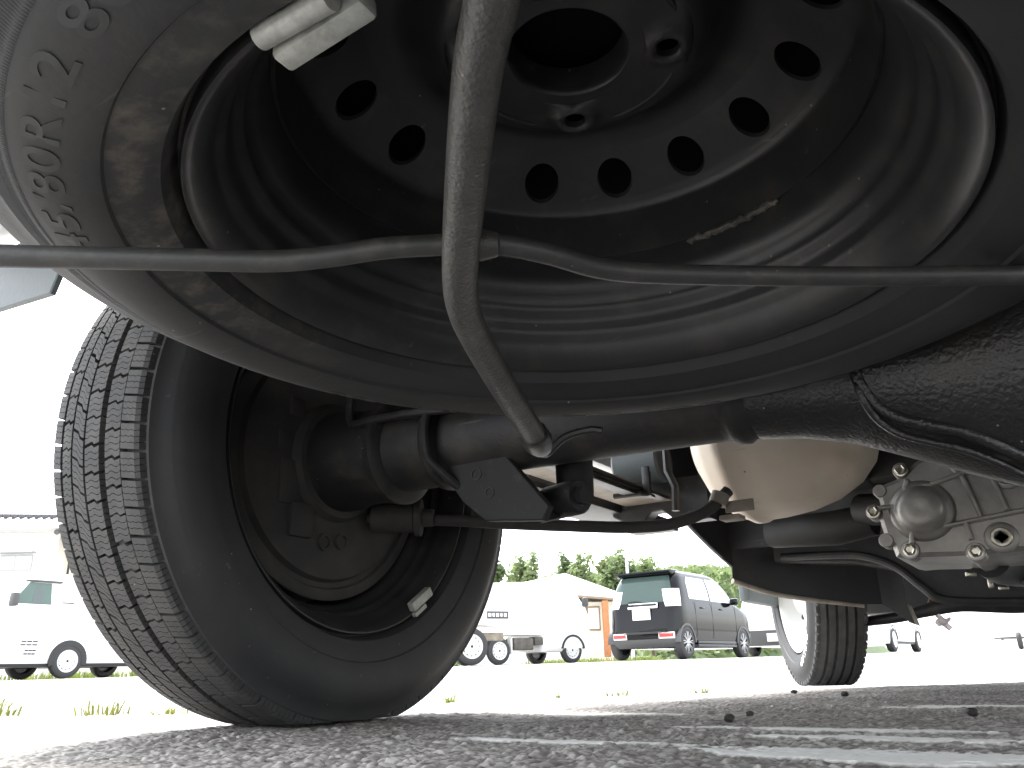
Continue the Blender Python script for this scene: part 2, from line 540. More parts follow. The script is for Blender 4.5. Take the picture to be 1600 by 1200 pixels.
def ground_near():
    def graded(lo, a, b, hi, st, g, mx):
        c = list(np.arange(a, b, st))
        d = st
        while c[-1] < hi:
            d = min(mx, d * g)
            c.append(c[-1] + d)
        d, l = st, [a]
        while l[-1] > lo:
            d = min(mx, d * g)
            l.append(l[-1] - d)
        return np.array(l[:0:-1] + c)
    xs = graded(-1.9, -0.56, 0.08, 0.75, 0.0012, 1.013, 0.006)
    ys = graded(0.10, 0.23, 0.56, 3.6, 0.0012, 1.0065, 0.010)
    X, Y = np.meshgrid(xs, ys, indexing='ij')
    wx = X + (vnoise(X * 300, Y * 300, 21) - .5) * 0.002
    wy = Y + (vnoise(X * 300, Y * 300, 22) - .5) * 0.002
    b, v = chips(wx, wy, 0.0037, 3)
    b2, v2 = chips(wx + 7.7, wy + 3.1, 0.0085, 9)
    paint = np.zeros(X.shape)
    for cx, cy, hx, hy, s in ((-0.42, 0.80, 0.115, 0.022, 1), (-0.155, 0.606, 0.11, 0.016, 2), 
                              (-0.27, 0.478, 0.095, 0.011, 3), (-0.10, 0.548, 0.085, 0.014, 4), (-0.085, 0.455, 0.115, 0.036, 5), 
                              (0.045, 0.76, 0.10, 0.018, 6), (0.10, 0.55, 0.06, 0.016, 7), (-0.06, 1.02, 0.16, 0.03, 10)):
        e = ((X - cx) / hx) ** 2 + ((Y - cy) / hy) ** 2
        n = vnoise(X * 40, Y * 110, int(s * 10)) * 0.8 + vnoise(X * 330, Y * 400, 5) * 0.5
        paint = np.maximum(paint, np.clip((1.35 - e - n) * 6, 0, 1))
    rough = 0.6 + 0.6 * vnoise(X * 9, Y * 9, 4)
    und = (vnoise(X * 14, Y * 14, 1) - .5) * 0.0018 + (vnoise(X * 70, Y * 70, 2) - .5) * 0.0004
    hgt = (np.sqrt(b) * (0.25 + 0.75 * v) * 0.0017 + np.sqrt(b2) * v2 ** 3 * 0.0020) * rough
    hgt = hgt * (1 - 0.72 * paint) + 0.0019 * paint
    Z = gz(X, Y) + hgt + und - 0.0025
    keep = beyond(X, Y) + (vnoise(X * 40, Y * 40, 8) - .5) * 0.03 < 0
    nx, ny = X.shape
    idx = np.arange(nx * ny).reshape(nx, ny)
    q = np.stack([idx[:-1, :-1], idx[1:, :-1], idx[1:, 1:], idx[:-1, 1:]], -1)
    k = keep[:-1, :-1] & keep[1:, :-1] & keep[1:, 1:] & keep[:-1, 1:]
    q = q[k]
    used = np.unique(q)
    remap = -np.ones(nx * ny, np.int64)
    remap[used] = np.arange(len(used))
    q = remap[q]
    co = np.stack([X, Y, Z], -1).reshape(-1, 3)[used]
    me = bpy.data.meshes.new('asphalt')
    me.vertices.add(len(co))
    me.vertices.foreach_set('co', co.astype(np.float32).ravel())
    me.loops.add(q.size)
    me.loops.foreach_set('vertex_index', q.astype(np.int32).ravel())
    me.polygons.add(len(q))
    me.polygons.foreach_set('loop_start', np.arange(0, q.size, 4, dtype=np.int32))
    me.polygons.foreach_set('loop_total', np.full(len(q), 4, np.int32))
    me.update(calc_edges=True)
    me.validate()
    at = me.attributes.new('worn_paint', 'FLOAT', 'POINT')
    at.data.foreach_set('value', paint.reshape(-1)[used].astype(np.float32))
    at = me.attributes.new('chip_tone', 'FLOAT', 'POINT')
    at.data.foreach_set('value', np.clip(v * 0.8 + v2 * 0.2 + (vnoise(X * 7, Y * 7, 33) - .5) * 0.25, 0, 1).reshape(-1)[used].astype(np.float32))
    me.polygons.foreach_set('use_smooth', [True] * len(me.polygons))
    m = mat('asphalt_chips', (0.15, 0.14, 0.13), 0.75)
    t = m.node_tree
    N, L = t.nodes, t.links
    a1, a2 = N.new('ShaderNodeAttribute'), N.new('ShaderNodeAttribute')
    a1.attribute_name, a2.attribute_name = 'worn_paint', 'chip_tone'
    cr = N.new('ShaderNodeValToRGB')
    cr.color_ramp.elements[0].color = (0.085, 0.077, 0.068, 1)
    cr.color_ramp.elements[1].color = (0.50, 0.475, 0.44, 1)
    e = cr.color_ramp.elements.new(0.5)
    e.color = (0.225, 0.207, 0.188, 1)
    L.new(a2.outputs['Fac'], cr.inputs[0])
    mx = N.new('ShaderNodeMix')
    mx.data_type = 'RGBA'
    L.new(a1.outputs['Fac'], mx.inputs['Factor'])
    L.new(cr.outputs[0], mx.inputs['A'])
    mx.inputs['B'].default_value = (0.80, 0.785, 0.74, 1)
    L.new(mx.outputs['Result'], N['Principled BSDF'].inputs['Base Color'])
    me.materials.append(m)
    o = bpy.data.objects.new('asphalt', me)
    COL.objects.link(o)
    o['kind'] = 'structure'


ground_near()


def ground_far():
    def lin(a, b, n):
        return list(np.linspace(a, b, n))
    xs = np.array(lin(-400, -40, 25) + lin(-38, -4, 35) + lin(-3.5, 4, 61) + lin(5, 40, 25) + lin(50, 400, 15))
    ys = np.array(lin(-200, -20, 12) + lin(-15, -1, 12) + lin(-.5, 6, 66) + lin(6.5, 40, 40) + lin(45, 500, 30))
    X, Y = np.meshgrid(xs, ys, indexing='ij')
    Z = gz(X, Y) - 0.011
    mb = MB()
    nx, ny = X.shape
    mb.v = [tuple(p) for p in np.stack([X, Y, Z], -1).reshape(-1, 3)]
    mb.f = [(i * ny + j, (i + 1) * ny + j, (i + 1) * ny + j + 1, i * ny + j + 1) for i in range(nx - 1) for j in range(ny - 1)]
    m = mat('pale_concrete', (0.36, 0.355, 0.34), 0.85, col2=(0.31, 0.305, 0.29), nscale=3, ndet=8, dust=(0.20, 0.19, 0.18), dscale=60, dlo=0.62, dhi=0.75, dmax=0.6, bump=0.5, bscale=90, bdist=0.004)
    o = mb.build('pavement', m)
    o['kind'] = 'structure'


ground_far()

# ------------------------------------------------------------------ the mini truck overhead (coordinates: X right, Y forward, Z up)
RT = 0.2587
TRUCK = empty('mini_truck', (0.03, 0.593, 0.0), 0, 'small truck seen from below, with grimy black axle and big winter tyre', 'truck', world=True)


def part(mb, name, m, parent=TRUCK, **k):
    return mb.build(name, m, parent, **k)


SIDE = [(0.0565, RT - 0.0105), (0.0600, RT - 0.0125), (0.0612, RT - 0.017), (0.0645, 0.2360), (0.0668, 0.2325), (0.0671, 0.2320), (0.0682, 0.2300), (0.0684, 0.2294), (0.0696, 0.2275),
        (0.0712, 0.2210), (0.0722, 0.2145), (0.0718, 0.2060), (0.0704, 0.1985), (0.0697, 0.1965), (0.0680, 0.1955), (0.0674, 0.1930), (0.0648, 0.1830), (0.0620, 0.1770),
        (0.0605, 0.1765), (0.0570, 0.1750), (0.0520, 0.1738), (0.0480, 0.1725), (0.0470, 0.1640)]


def side_x(r):
    pts = sorted([(b, a) for a, b in SIDE])
    return float(np.interp(r, [p[0] for p in pts], [p[1] for p in pts]))


def tyre_profile(depth=0.0075, grooves=False):
    R = RT
    half = SIDE[::-1]
    prof = [(-a, r) for a, r in half] + [(-0.05, R - depth - 0.001), (-0.025, R - depth), (0, R - depth), (0.025, R - depth), (0.05, R - depth - 0.001)] + [(a, r) for a, r in SIDE]
    if grooves:
        prof = [(-a, r) for a, r in half[:-1]] + [(-0.057, R - 0.005)]
        for g in (-0.034, -0.012, 0.012, 0.034):
            for dx, dr in ((-0.004, 0), (-0.003, 0.006), (0.003, 0.006), (0.004, 0)):
                x = g + dx
                prof.append((x, R - 0.0015 * (abs(x) / 0.05) ** 2 - dr))
        prof += [(0.057, R - 0.005)] + SIDE[1:]
    return prof


def crown(x):
    return RT - 0.0040 * (abs(x) / 0.056) ** 2.2


def tread_blocks(mb, mx, pitches=74, rows=None):
    """winter-tread blocks, each cut in strips by zigzag sipes"""
    P = 2 * PI / pitches
    rows = rows or [(0.0575, 0.0405, 0.0, 0), (0.0397, 0.0225, 0.16, 1), (0.0150, -0.0035, 0.55, 1), (-0.0062, -0.0215, 0.05, 1), (-0.0242, -0.0375, 0.5, 1), (-0.0415, -0.0575, 0.2, 0)]
    for (xa, xb, off, inner) in rows:
        x0, x1 = min(xa, xb), max(xa, xb)
        nx = 7
        for b in range(pitches):
            t0 = (b + off) * P + rnd.uniform(-.025, .025) * P
            gap = 0.105 if inner else 0.105
            ns = 4
            lines = []
            for k in range(ns + 1):
                tk = t0 + P * (gap / 2 + (1 - gap) * k / ns)
                row = []
                for i in range(nx):
                    u = i / (nx - 1)
                    x = x0 + (x1 - x0) * u
                    zig = (0.022 if i % 2 else -0.022) * P if 0 < k < ns else 0
                    step = (0.07 if u > 0.52 else -0.07) * P if inner else 0.03 * P * (u - .5)
                    skew = ((0.34 if -0.02 < xa < 0 else -0.16) * (u - .5) * P) if inner else 0.10 * (u - .5) * P
                    row.append((x, tk + zig + step + skew))
                lines.append(row)
            for k in range(ns):
                h = 0.012 * P
                lo = [(x, t + (h if k else 0)) for x, t in lines[k]]
                hi = [(x, t - (h if k < ns - 1 else 0)) for x, t in lines[k + 1]]
                ring = lo + hi[::-1]
                n = len(ring)
                top = [(x, t, crown(x) - (0.0022 if abs(x) > 0.0570 else 0)) for x, t in ring]
                bot = [(x * (1.05 if abs(x) > 0.0570 else 1), t, RT - 0.0085 - (0.014 if abs(x) > 0.0570 else 0)) for x, t in ring]
                vs = [(r * math.cos(t), r * math.sin(t), x) for x, t, r in top + bot]
                fs = []
                for i in range(nx - 1):
                    fs.append((i, i + 1, n - 2 - i, n - 1 - i))
                for i in range(n):
                    j = (i + 1) % n
                    fs.append((i, i + n, j + n, j))
                mb.add(vs, fs, mx)


def axle_frame(c, camber=0.0, steer=0.0):
    """local Z = towards vehicle's +X side of the wheel (inner face of a left wheel)"""
    z = Vector((math.cos(steer) * math.cos(camber), math.sin(steer) * math.cos(camber), -math.sin(camber)))
    return frame(c, z, (0, 1, 0))


def squash(mb, fn, eps=0.0012):
    for i, (x, y, z) in enumerate(mb.v):
        g = fn(x, y) + eps
        if z < g:
            mb.v[i] = (x, y, g)


RIM_IN = [(-0.008, 0.1712), (-0.001, 0.1714), (0.0012, 0.1704), (0.0010, 0.1690), (-0.0015, 0.1666), (-0.006, 0.1628), (-0.012, 0.1600), (-0.0155, 0.1588), (-0.0180, 0.1562), (-0.0220, 0.1552),
          (-0.0260, 0.1548), (-0.0300, 0.1535), (-0.0325, 0.1505), (-0.0360, 0.1496), (-0.0395, 0.1492), (-0.0430, 0.1462), (-0.0480, 0.1432), (-0.0540, 0.1424), (-0.0700, 0.1420)]

# --- rear left wheel
RC = Vector((-0.6148, 0.593, 0.249))
RF = axle_frame(RC, 0.0287, 0.0078)
wm = MB()
wm.lathe([(a + 0.055, r) for a, r in RIM_IN] + [(-0.016, 0.142), (-0.05, 0.140), (-0.055, 0.06), (-0.055, 0.0)], RF, 96)
WHEEL = part(wm, 'wheel', M['rim'])
tm = MB()
tm.lathe(tyre_profile(), RF, 228)
tread_blocks(tm, RF)
squash(tm, lambda x, y: 0.0)
TY = part(tm, 'tyre', M['rubber'], WHEEL, angle=32)
# sidewall keeps one rubber, tread blocks another
TY.data.materials.append(M['tread'])
inv = RF.inverted()
for p in TY.data.polygons:
    q = inv @ p.center
    if math.hypot(q.x, q.y) > RT - 0.0125 and abs(q.z) < 0.0605:
        p.material_index = 1
dm = MB()
dm.lathe([(0.006, 0.1385), (0.0095, 0.1385), (0.011, 0.136), (0.011, 0.128), (0.007, 0.126), (0.007, 0.121), (0.013, 0.118), (0.015, 0.100), (0.015, 0.062), (0.024, 0.058), (0.024, 0.0)], RF, 96)
# wheel cylinder bump, anchor lump, plugs
for c, d in (((-0.045, -0.065, 0.015), (0.030, 0.034, 0.010)), ((-0.062, -0.030, 0.014), (0.026, 0.044, 0.008)), ((-0.060, 0.045, 0.014), (0.020, 0.020, 0.006)), ((-0.072, 0.01, 0.014), (0.018, 0.018, 0.006))):
    dm.box(c, d, RF @ Matrix.Rotation(0, 4, 'Z'), 0.003)
part(dm, 'backing_plate', M['dusty'], WHEEL)
pm = MB()
for yy, zz in ((-0.012, -0.083), (0.012, -0.080)):
    c = RF @ Vector((yy, 0, 0))
    fr = RF @ Matrix.Translation((yy, zz, 0.0149))
    pm.lathe([(0, 0.0085), (0.004, 0.0085), (0.004, 0.006), (0.0015, 0.0055), (0.0015, 0)], fr, 20)
part(pm, 'inspection_plug', M['dusty'], WHEEL)
# grey balance weight clipped on the inner flange
wt = MB()
wf = RF @ Matrix.Rotation(math.radians(-57), 4, 'Z') @ Matrix.Translation((0.160, 0, 0.057))
wt.box((0, 0, 0.004), (0.010, 0.034, 0.008), wf, 0.0012)
wt.box((0.0105, -0.004, 0.0015), (0.005, 0.020, 0.006), wf, 0.001)
part(wt, 'balance_weight', M['weight'], WHEEL)

# right rear wheel: same wheel turned round (out of frame)
w2 = copy_tree(WHEEL, TRUCK)
w2.matrix_parent_inverse = WHEEL.matrix_parent_inverse.copy()
w2.matrix_basis = Matrix.Translation((0.03, 0.593, 0)) @ Matrix.Rotation(PI, 4, 'Z') @ Matrix.Translation((-0.03, -0.593, 0))

# --- front left wheel, steered left
FC = Vector((-0.57, 2.40, 0.2355))
FF = axle_frame(FC, 0.0, 0.4887)
fm = MB()
fprof = [(-0.059, 0.1712), (-0.0595, 0.1690), (-0.056, 0.1650), (-0.048, 0.1600), (-0.040, 0.1560), (-0.020, 0.150), (-0.012, 0.146), (-0.004, 0.1425), (0.0, 0.135), (-0.004, 0.125), (-0.012, 0.112), (-0.016, 0.100),
         (-0.014, 0.085), (-0.020, 0.072), (-0.040, 0.066), (-0.045, 0.055), (-0.045, 0.0)]
fm.lathe(fprof, FF, 72)
FW = part(fm, 'wheel', M['steelwhite'])
fs_ = MB()
for k in range(16):
    a = 2 * PI * (k + .3) / 16
    fr = FF @ Matrix.Rotation(a, 4, 'Z') @ Matrix.Translation((0.118, 0, -0.0095)) @ Matrix.Rotation(0.55, 4, 'Y')
    fs_.lathe([(-0.002, 0.0001), (-0.002, 0.008), (0.001, 0.008)], fr, 16)
o_ = part(fs_, 'vent_slot', M['darktrim'], FW)
o_['kind'] = 'stuff'
ft = MB()
ft.lathe(tyre_profile(grooves=True), FF, 160)
for sgn in (-1, 1):        # shoulder lugs
    for k in range(64):
        a = 2 * PI * k / 64
        fr = FF @ Matrix.Rotation(a, 4, 'Z')
        ft.box((RT - 0.0085, 0, sgn * 0.0575), (0.012, 0.0175, 0.010), fr, 0.002)
squash(ft, lambda x, y: gzf(x, y))
FTY = part(ft, 'tyre', M['rubber'], FW)
FTY.data.materials.append(M['tread'])
inv = FF.inverted()
for p in FTY.data.polygons:
    q = inv @ p.center
    if math.hypot(q.x, q.y) > RT - 0.0155:
        p.material_index = 1


def ring_text(mb, txt, size, mx, r0, a_mid, sgn, flip=1, fat=0.0, depth=0.0004, stretch=1.0, sx=None, gapfn=None):
    """letters laid round a sidewall, tops outwards; mx local Z = side's outward axis when sgn=+1"""
    vs, fs = text_mesh(txt, size, fat, depth, 0.0, 1.05)
    x0, x1 = min(v[0] for v in vs), max(v[0] for v in vs)
    out = []
    for x, y, z in vs:
        r = r0 + y
        t = a_mid - flip * (x - (x0 + x1) / 2) * stretch / r0
        ax = side_x(r) + z + 0.0002
        out.append((r * math.cos(t), r * math.sin(t), sgn * ax))
    mb.add(out, fs, mx)


tx = MB()
ring_text(tx, 'DUNLOP', 0.026, FF, 0.198, math.radians(-125), -1, flip=-1, fat=0.0008, stretch=1.15)
part(tx, 'raised_lettering', M['plate'], FW)

# --- rear axle
AXD = Vector((1, 0.0078, -0.0287)).normalized()
AX = frame(RC - AXD * (RC.x / AXD.x), AXD, (0, 1, 0))   # local z = +X, local x = +Y, local y = Z
am = MB()
am.lathe([(-0.602, 0.0), (-0.602, 0.052), (-0.575, 0.051), (-0.555, 0.047), (-0.522, 0.0455), (-0.5195, 0.0505), (-0.512, 0.0515), (-0.5095, 0.049), (-0.506, 0.040), (-0.462, 0.0385), (-0.459, 0.043), (-0.452, 0.044), (-0.448, 0.041), (-0.446, 0.0345),
          (-0.40, 0.0335), (-0.30, 0.033), (-0.19, 0.0330), (-0.1835, 0.0332), (-0.180, 0.0368), (-0.172, 0.0372), (-0.168, 0.0345), (-0.160, 0.0340)], AX, 48)


def banjo(u, v):
    # housing swells towards the differential at x = 0.066
    x = -0.164 + 0.46 * u
    d = abs(x - 0.066)
    rz = float(np.interp(d, [0, 0.03, 0.066, 0.091, 0.131, 0.166, 0.20, 0.234], [0.106, 0.100, 0.090, 0.080, 0.062, 0.047, 0.0385, 0.0345]))
    ry = float(np.interp(d, [0, 0.066, 0.131, 0.166, 0.20, 0.234], [0.080, 0.074, 0.058, 0.045, 0.0375, 0.0345]))
    t = 2 * PI * v
    p = AX @ Vector((0, 0, x))
    return (p.x, p.y + ry * math.cos(t), p.z + rz * math.sin(t))


am.grid(banjo, 64, 64)
am.lathe([(0.29, 0.0345), (0.63, 0.0345), (0.66, 0.0)], AX, 40)
AXLE = part(am, 'rear_axle', M['axle'], angle=50)
AXLE.data.materials.append(M['coat'])
for p in AXLE.data.polygons:
    if p.center.x > -0.163:
        p.material_index = 1
# folded seam of the differential housing, two parallel beads on its rear face
for dz, rr in ((0.0, 0.0042), (-0.011, 0.0026)):
    cv = MB()
    cv.tube([(-0.079, 0.5500, 0.234 + dz), (-0.0829, 0.5480, 0.2243 + dz), (-0.0811, 0.5495, 0.2133 + dz), (-0.0759, 0.5535 - dz * .25, 0.201 + dz), (-0.0646, 0.5562 - dz * .3, 0.19 + dz), (-0.0473, 0.5558 - dz * .35, 0.1815 + dz), (-0.0305, 0.5546 - dz * .5, 0.1741 + dz),
             (-0.0153, 0.5566 - dz * .6, 0.1646 + dz), (-0.0008, 0.5608 - dz * .7, 0.1545 + dz), (0.02, 0.566 - dz * .8, 0.147 + dz), (0.06, 0.570 - dz * .8, 0.144 + dz), (0.11, 0.566 - dz * .8, 0.149 + dz)], rr, 10, smooth=5)
    part(cv, 'housing_seam', M['coat'], AXLE, angle=60)
# U-strap round the axle next to the spring seat
sm = MB()
pts = []
for k in range(15):
    a = math.radians(70 + 220 * k / 14)
    pts.append((-0.447 + (0.036 * max(0, k - 9) / 5), 0.593 + 0.0455 * math.cos(a), 0.2444 + 0.0455 * math.sin(a) - 0.012 * max(0, k - 10) / 4))
sm.tube(pts, 0.0042, 10, smooth=3)
part(sm, 'clamp_strap', M['gusset'], AXLE)
# gusset plate hanging under the tube, with holes and a bush
gm = MB()
GF = frame((0, 0.578, 0), (0, -1, 0), (1, 0, 0))
gm.prism([(-0.446, 0.236), (-0.414, 0.238), (-0.385, 0.226), (-0.336, 0.168), (-0.343, 0.157), (-0.40, 0.163), (-0.424, 0.182), (-0.446, 0.212)], GF, -0.004, 0.004, 0.001)
gm.box((-0.395, 0.598, 0.200), (0.012, 0.040, 0.06), None, 0.003)
gm.prism([(-0.43, 0.216), (-0.40, 0.222), (-0.352, 0.166), (-0.372, 0.164)], frame((0, 0.62, 0), (0, -1, 0), (1, 0, 0)), -0.003, 0.003, 0.001)
part(gm, 'gusset_plate', M['gusset'], AXLE)
hm = MB()
for px, pz, r in ((-0.421, 0.2225, .005), (-0.409, 0.205, .0055), (-0.395, 0.187, .0048)):
    hm.lathe([(0, r), (0.0006, r), (0.0006, r * .8), (-0.001, r * .75), (-0.001, 0)], frame((px, 0.5737, pz), (0, -1, 0)), 20)
part(hm, 'plate_hole', M['darktrim'], AXLE)
bm_ = MB()
bm_.lathe([(-0.022, 0), (-0.022, 0.0135), (-0.019, 0.0155), (0.019, 0.0155), (0.022, 0.0135), (0.022, 0)], frame((-0.352, 0.628, 0.1830), (1, -0.35, 0)), 28)
bm_.lathe([(-0.03, 0), (-0.03, 0.0085), (0.03, 0.0085), (0.03, 0)], frame((-0.352, 0.628, 0.1830), (1, -0.35, 0)), 6)
part(bm_, 'link_bush', M['gusset'], AXLE)
bs = MB()
bs.lathe([(-0.035, 0.0), (-0.035, 0.013), (-0.030, 0.017), (0.04, 0.018), (0.04, 0)], frame((-0.352, 0.650, 0.222), (0, 0, 1)), 28)
part(bs, 'bump_stop', M['gusset'], AXLE)
# thin brake pipe lying along the tube
bp_ = MB()
bp_.tube([(-0.540, 0.552, 0.315), (-0.5425, 0.550, 0.288), (-0.541, 0.550, 0.272), (-0.532, 0.549, 0.2675), (-0.51, 0.549, 0.268), (-0.47, 0.550, 0.2665), (-0.44, 0.551, 0.2640), (-0.40, 0.553, 0.262), (-0.34, 0.556, 0.268)], 0.0042, 10, smooth=5)
part(bp_, 'brake_pipe', M['black'], AXLE)

# --- handbrake cable
cb = MB()
cb.tube([(-0.600, 0.640, 0.196), (-0.57, 0.668, 0.196), (-0.52, 0.690, 0.192), (-0.47, 0.71, 0.186), (-0.42, 0.735, 0.1815), (-0.36, 0.775, 0.178), (-0.318, 0.80, 0.181), (-0.285, 0.815, 0.194), (-0.268, 0.83, 0.213)], 0.0062, 12, smooth=6)
part(cb, 'brake_cable', M['dusty'])
cc = MB()
cc.lathe([(-0.02, 0.0), (-0.02, 0.015), (0.024, 0.0155), (0.026, 0.0195), (0.032, 0.0195), (0.033, 0.010), (0.045, 0.009), (0.045, 0)], frame((-0.578, 0.655, 0.197), (0.83, 0.5, -0.03)), 28)
part(cc, 'cable_sleeve', M['dusty'])
cl = MB()
cl.lathe([(-0.006, 0.0), (-0.006, 0.0095), (0.006, 0.0095), (0.006, 0)], frame((-0.276, 0.822, 0.204), (0.35, 0.25, 0.9)), 20)
cl.box((-0.258, 0.83, 0.196), (0.03, 0.004, 0.012), None, 0.001)
cl.box((-0.270, 0.84, 0.186), (0.022, 0.02, 0.005), None, 0.001)
part(cl, 'cable_clip', M['rail'])

# --- leaf spring, its plate and shackle bits (ahead of the axle)
ls = MB()
ls.box((-0.545, 1.03, 0.3010), (0.085, 0.66, 0.006), None, 0.001)
LS = part(ls, 'leaf_spring', M['rail'])
for k, (y0, y1) in enumerate(((0.62, 1.22), (0.62, 1.17), (0.62, 1.12))):
    l2 = MB()
    l2.box((-0.503, (y0 + y1) / 2, 0.2950 - 0.0055 * k), (0.020, y1 - y0, 0.0045), None, 0.001)
    part(l2, 'leaf', M['black'], LS)
lc = MB()
lc.tube([(-0.485, 1.13, 0.320), (-0.487, 1.13, 0.285), (-0.487, 1.10, 0.282), (-0.53, 1.10, 0.283)], 0.0042, 8)
lc.box((-0.487, 1.125, 0.305), (0.012, 0.006, 0.045), None, 0.001)
part(lc, 'spring_hook', M['black'], LS)
cn = MB()
cn.lathe([(-0.04, 0.0), (-0.04, 0.032), (-0.036, 0.036), (0.036, 0.036), (0.04, 0.032), (0.04, 0)], frame((-0.525, 1.20, 0.352), (1, 0, 0)), 40)
part(cn, 'rubber_mount', M['flap'])
st = MB()
st.tube([(-0.4415, 1.1, 0.42), (-0.4415, 1.1, 0.344), (-0.4420, 1.1, 0.310), (-0.432, 1.1, 0.285), (-0.4345, 1.1, 0.250)], 0.0058, 8)
part(st, 'pipe_bracket', M['black'])
rl = MB()
rl.box((-0.64, 1.24, 0.297), (0.09, 0.55, 0.02), None, 0.003)
rl.prism([(-0.62, 0.335), (-0.612, 0.282), (-0.59, 0.270), (-0.556, 0.262), (-0.549, 0.276), (-0.540, 0.283), (-0.522, 0.284), (-0.508, 0.272), (-0.502, 0.262), (-0.44, 0.262), (-0.44, 0.335)], frame((0, 1.26, 0), (0, -1, 0), (1, 0, 0)), -0.03, 0.0, 0.002)
part(rl, 'spring_bracket', M['black'])

# --- muffler across the floor
mf = MB()


def muff(u, v):
    prof = ((-0.385, 0.0), (-0.385, 0.45), (-0.365, 0.80), (-0.350, 0.93), (-0.338, 0.97), (-0.331, 1.015), (-0.323, 1.015), (-0.318, 0.985), (-0.295, 0.975), (-0.262, 0.93), (-0.228, 0.83), (-0.198, 0.66), (-0.178, 0.45), (-0.168, 0.22), (-0.165, 0.0))
    x, s = prof[min(len(prof) - 1, int(round(u * (len(prof) - 1))))]
    t = 2 * PI * v
    x += 0.020
    return (x, 1.055 + 0.135 * s * math.cos(t), 0.315 + 0.100 * s * math.sin(t))


mf.grid(muff, 15, 56)
part(mf, 'muffler', M['muffler'], angle=50)
ep = MB()
ep.tube([(-0.20, 1.18, 0.235), (-0.17, 1.16, 0.23), (-0.12, 1.13, 0.235), (-0.08, 1.12, 0.26), (0.0, 1.14, 0.29)], 0.021, 20, smooth=5)
part(ep, 'exhaust_pipe', M['floor'])
e2 = MB()
e2.tube([(-0.34, 1.24, 0.225), (-0.24, 1.20, 0.217), (-0.19, 1.19, 0.222)], [0.022, 0.024, 0.022], 20)
part(e2, 'exhaust_joint', M['floor'])

# --- cast gearbox end cover with ribs and bolts
GO = frame((-0.1063, 0.95, 0.1881), (0, -1, 0), (1, 0, 0))
gc = MB()
mm_ = lambda l: [(x / 1000, y / 1000) for x, y in l]
outl = mm_([(-1.1, 48.5), (-7, 42), (-15.9, 37.6), (-26, 35), (-34.4, 32.1), (-37.1, 25.4), (-36.1, 13.3), (-38, 9), (-39.6, -0.4), (-37.6, -17.8), (-41.6, -22.5), (-39.5, -29.5), (-31.4, -32.1), (-29.2, -43.9), (-22, -46), (-6.4, -45.9), (36, -48.5),
            (41, -52.5), (50, -52), (56.0, -48.4), (86.4, -48.1), (126.5, -45.8), (190, -44), (190, 50), (146.4, 49.8), (77.7, 52.0), (34.5, 57.9), (15.9, 57.4), (6, 54)])
gc.prism(outl, GO, -0.16, 0.0, 0.0045)


def rib(mb, a, b, w=4.6, h=0.0075):
    a, b = Vector(a) / 1000, Vector(b) / 1000
    d = (b - a).normalized()
    n = Vector((-d.y, d.x)) * w / 2000
    mb.prism([tuple(a - n), tuple(b - n), tuple(b + n), tuple(a + n)], GO, -0.001, h, 0.0014)


for a, b in (((17.2, 26.5), (67, 38.8)), ((67, 38.8), (125, 44)), ((46.8, 32.5), (56.4, -13)), ((71.0, 39), (79.6, -9)), ((21, -18), (108.0, -8.3)), ((108, -8.3), (185, -2)), ((41.2, -15), (43.4, -34)), ((31.8, 55), (44, 34)),
             ((-4.6, 35), (-10.4, 20)), ((-37.5, 8), (-20, 7.9)), ((-8.0, -14), (-11.6, -33)), ((105, 40), (118, -4)), ((18.2, 26), (-2, 26))):
    rib(gc, a, b)
for x, y, r in ((-9.5, 46.2, 8.5), (-43.6, 5.2, 8.0), (-14.4, -38.6, 9.5), (45.2, -45.8, 9.5), (-34.0, 27, 7), (-36, -26, 7.5)):
    gc.lathe([(-0.02, r / 1000 * 1.05), (0.0, r / 1000), (0.0025, r / 1000 * .9), (0.0025, 0)], GO @ Matrix.Translation((x / 1000, y / 1000, 0)), 28)
for x, y, r in ((70.0, -33.9, 16), (86.1, 27.1, 15)):
    gc.lathe([(-0.01, r / 1000), (0.0015, r / 1000 * .97), (0.003, r / 1000 * .85), (0.0032, 0.009), (0.0005, 0.0085)], GO @ Matrix.Translation((x / 1000, y / 1000, 0)), 32)
gc.lathe([(-0.001, 0.0325), (0.004, 0.0312), (0.0065, 0.0285), (0.0070, 0.0262), (0.0085, 0.0245), (0.0165, 0.0222), (0.0200, 0.0200), (0.0220, 0.0160), (0.0226, 0.0090), (0.0222, 0.004), (0.0220, 0)], GO @ Matrix.Translation((0.0035, 0.001, 0)), 56)
GB = part(gc, 'gearbox_cover', M['alu'], angle=40)
gx = MB()
for x, y, r in ((-9.5, 46.2, 5.6), (-43.6, 5.2, 5.6), (-14.4, -38.6, 5.8), (45.2, -45.8, 5.9)):
    b = MB()
    fr = GO @ Matrix.Translation((x / 1000, y / 1000, 0.0022))
    b.lathe([(0, r * 1.18 / 1000), (0.0012, r * 1.18 / 1000), (0.0014, r / 1000)], fr, 24)
    b.lathe([(0.0014, r / 1000), (0.0065, r / 1000), (0.0072, r * .86 / 1000), (0.0060, r * .55 / 1000), (0.0060, 0)], fr, 6)
    part(b, 'bolt', M['bolt'], GB, angle=25)
for x, y in ((70.0, -33.9), (86.1, 27.1)):
    b = MB()
    fr = GO @ Matrix.Translation((x / 1000, y / 1000, 0.001))
    b.lathe([(0, 0.0098), (0.004, 0.0098), (0.0052, 0.0088), (0.0052, 0.0066)], fr, 32)
    b.lathe([(0.0052, 0.0062), (-0.001, 0.0050), (-0.001, 0.0)], fr, 4)
    part(b, 'drain_plug', M['bolt'], GB, angle=25)

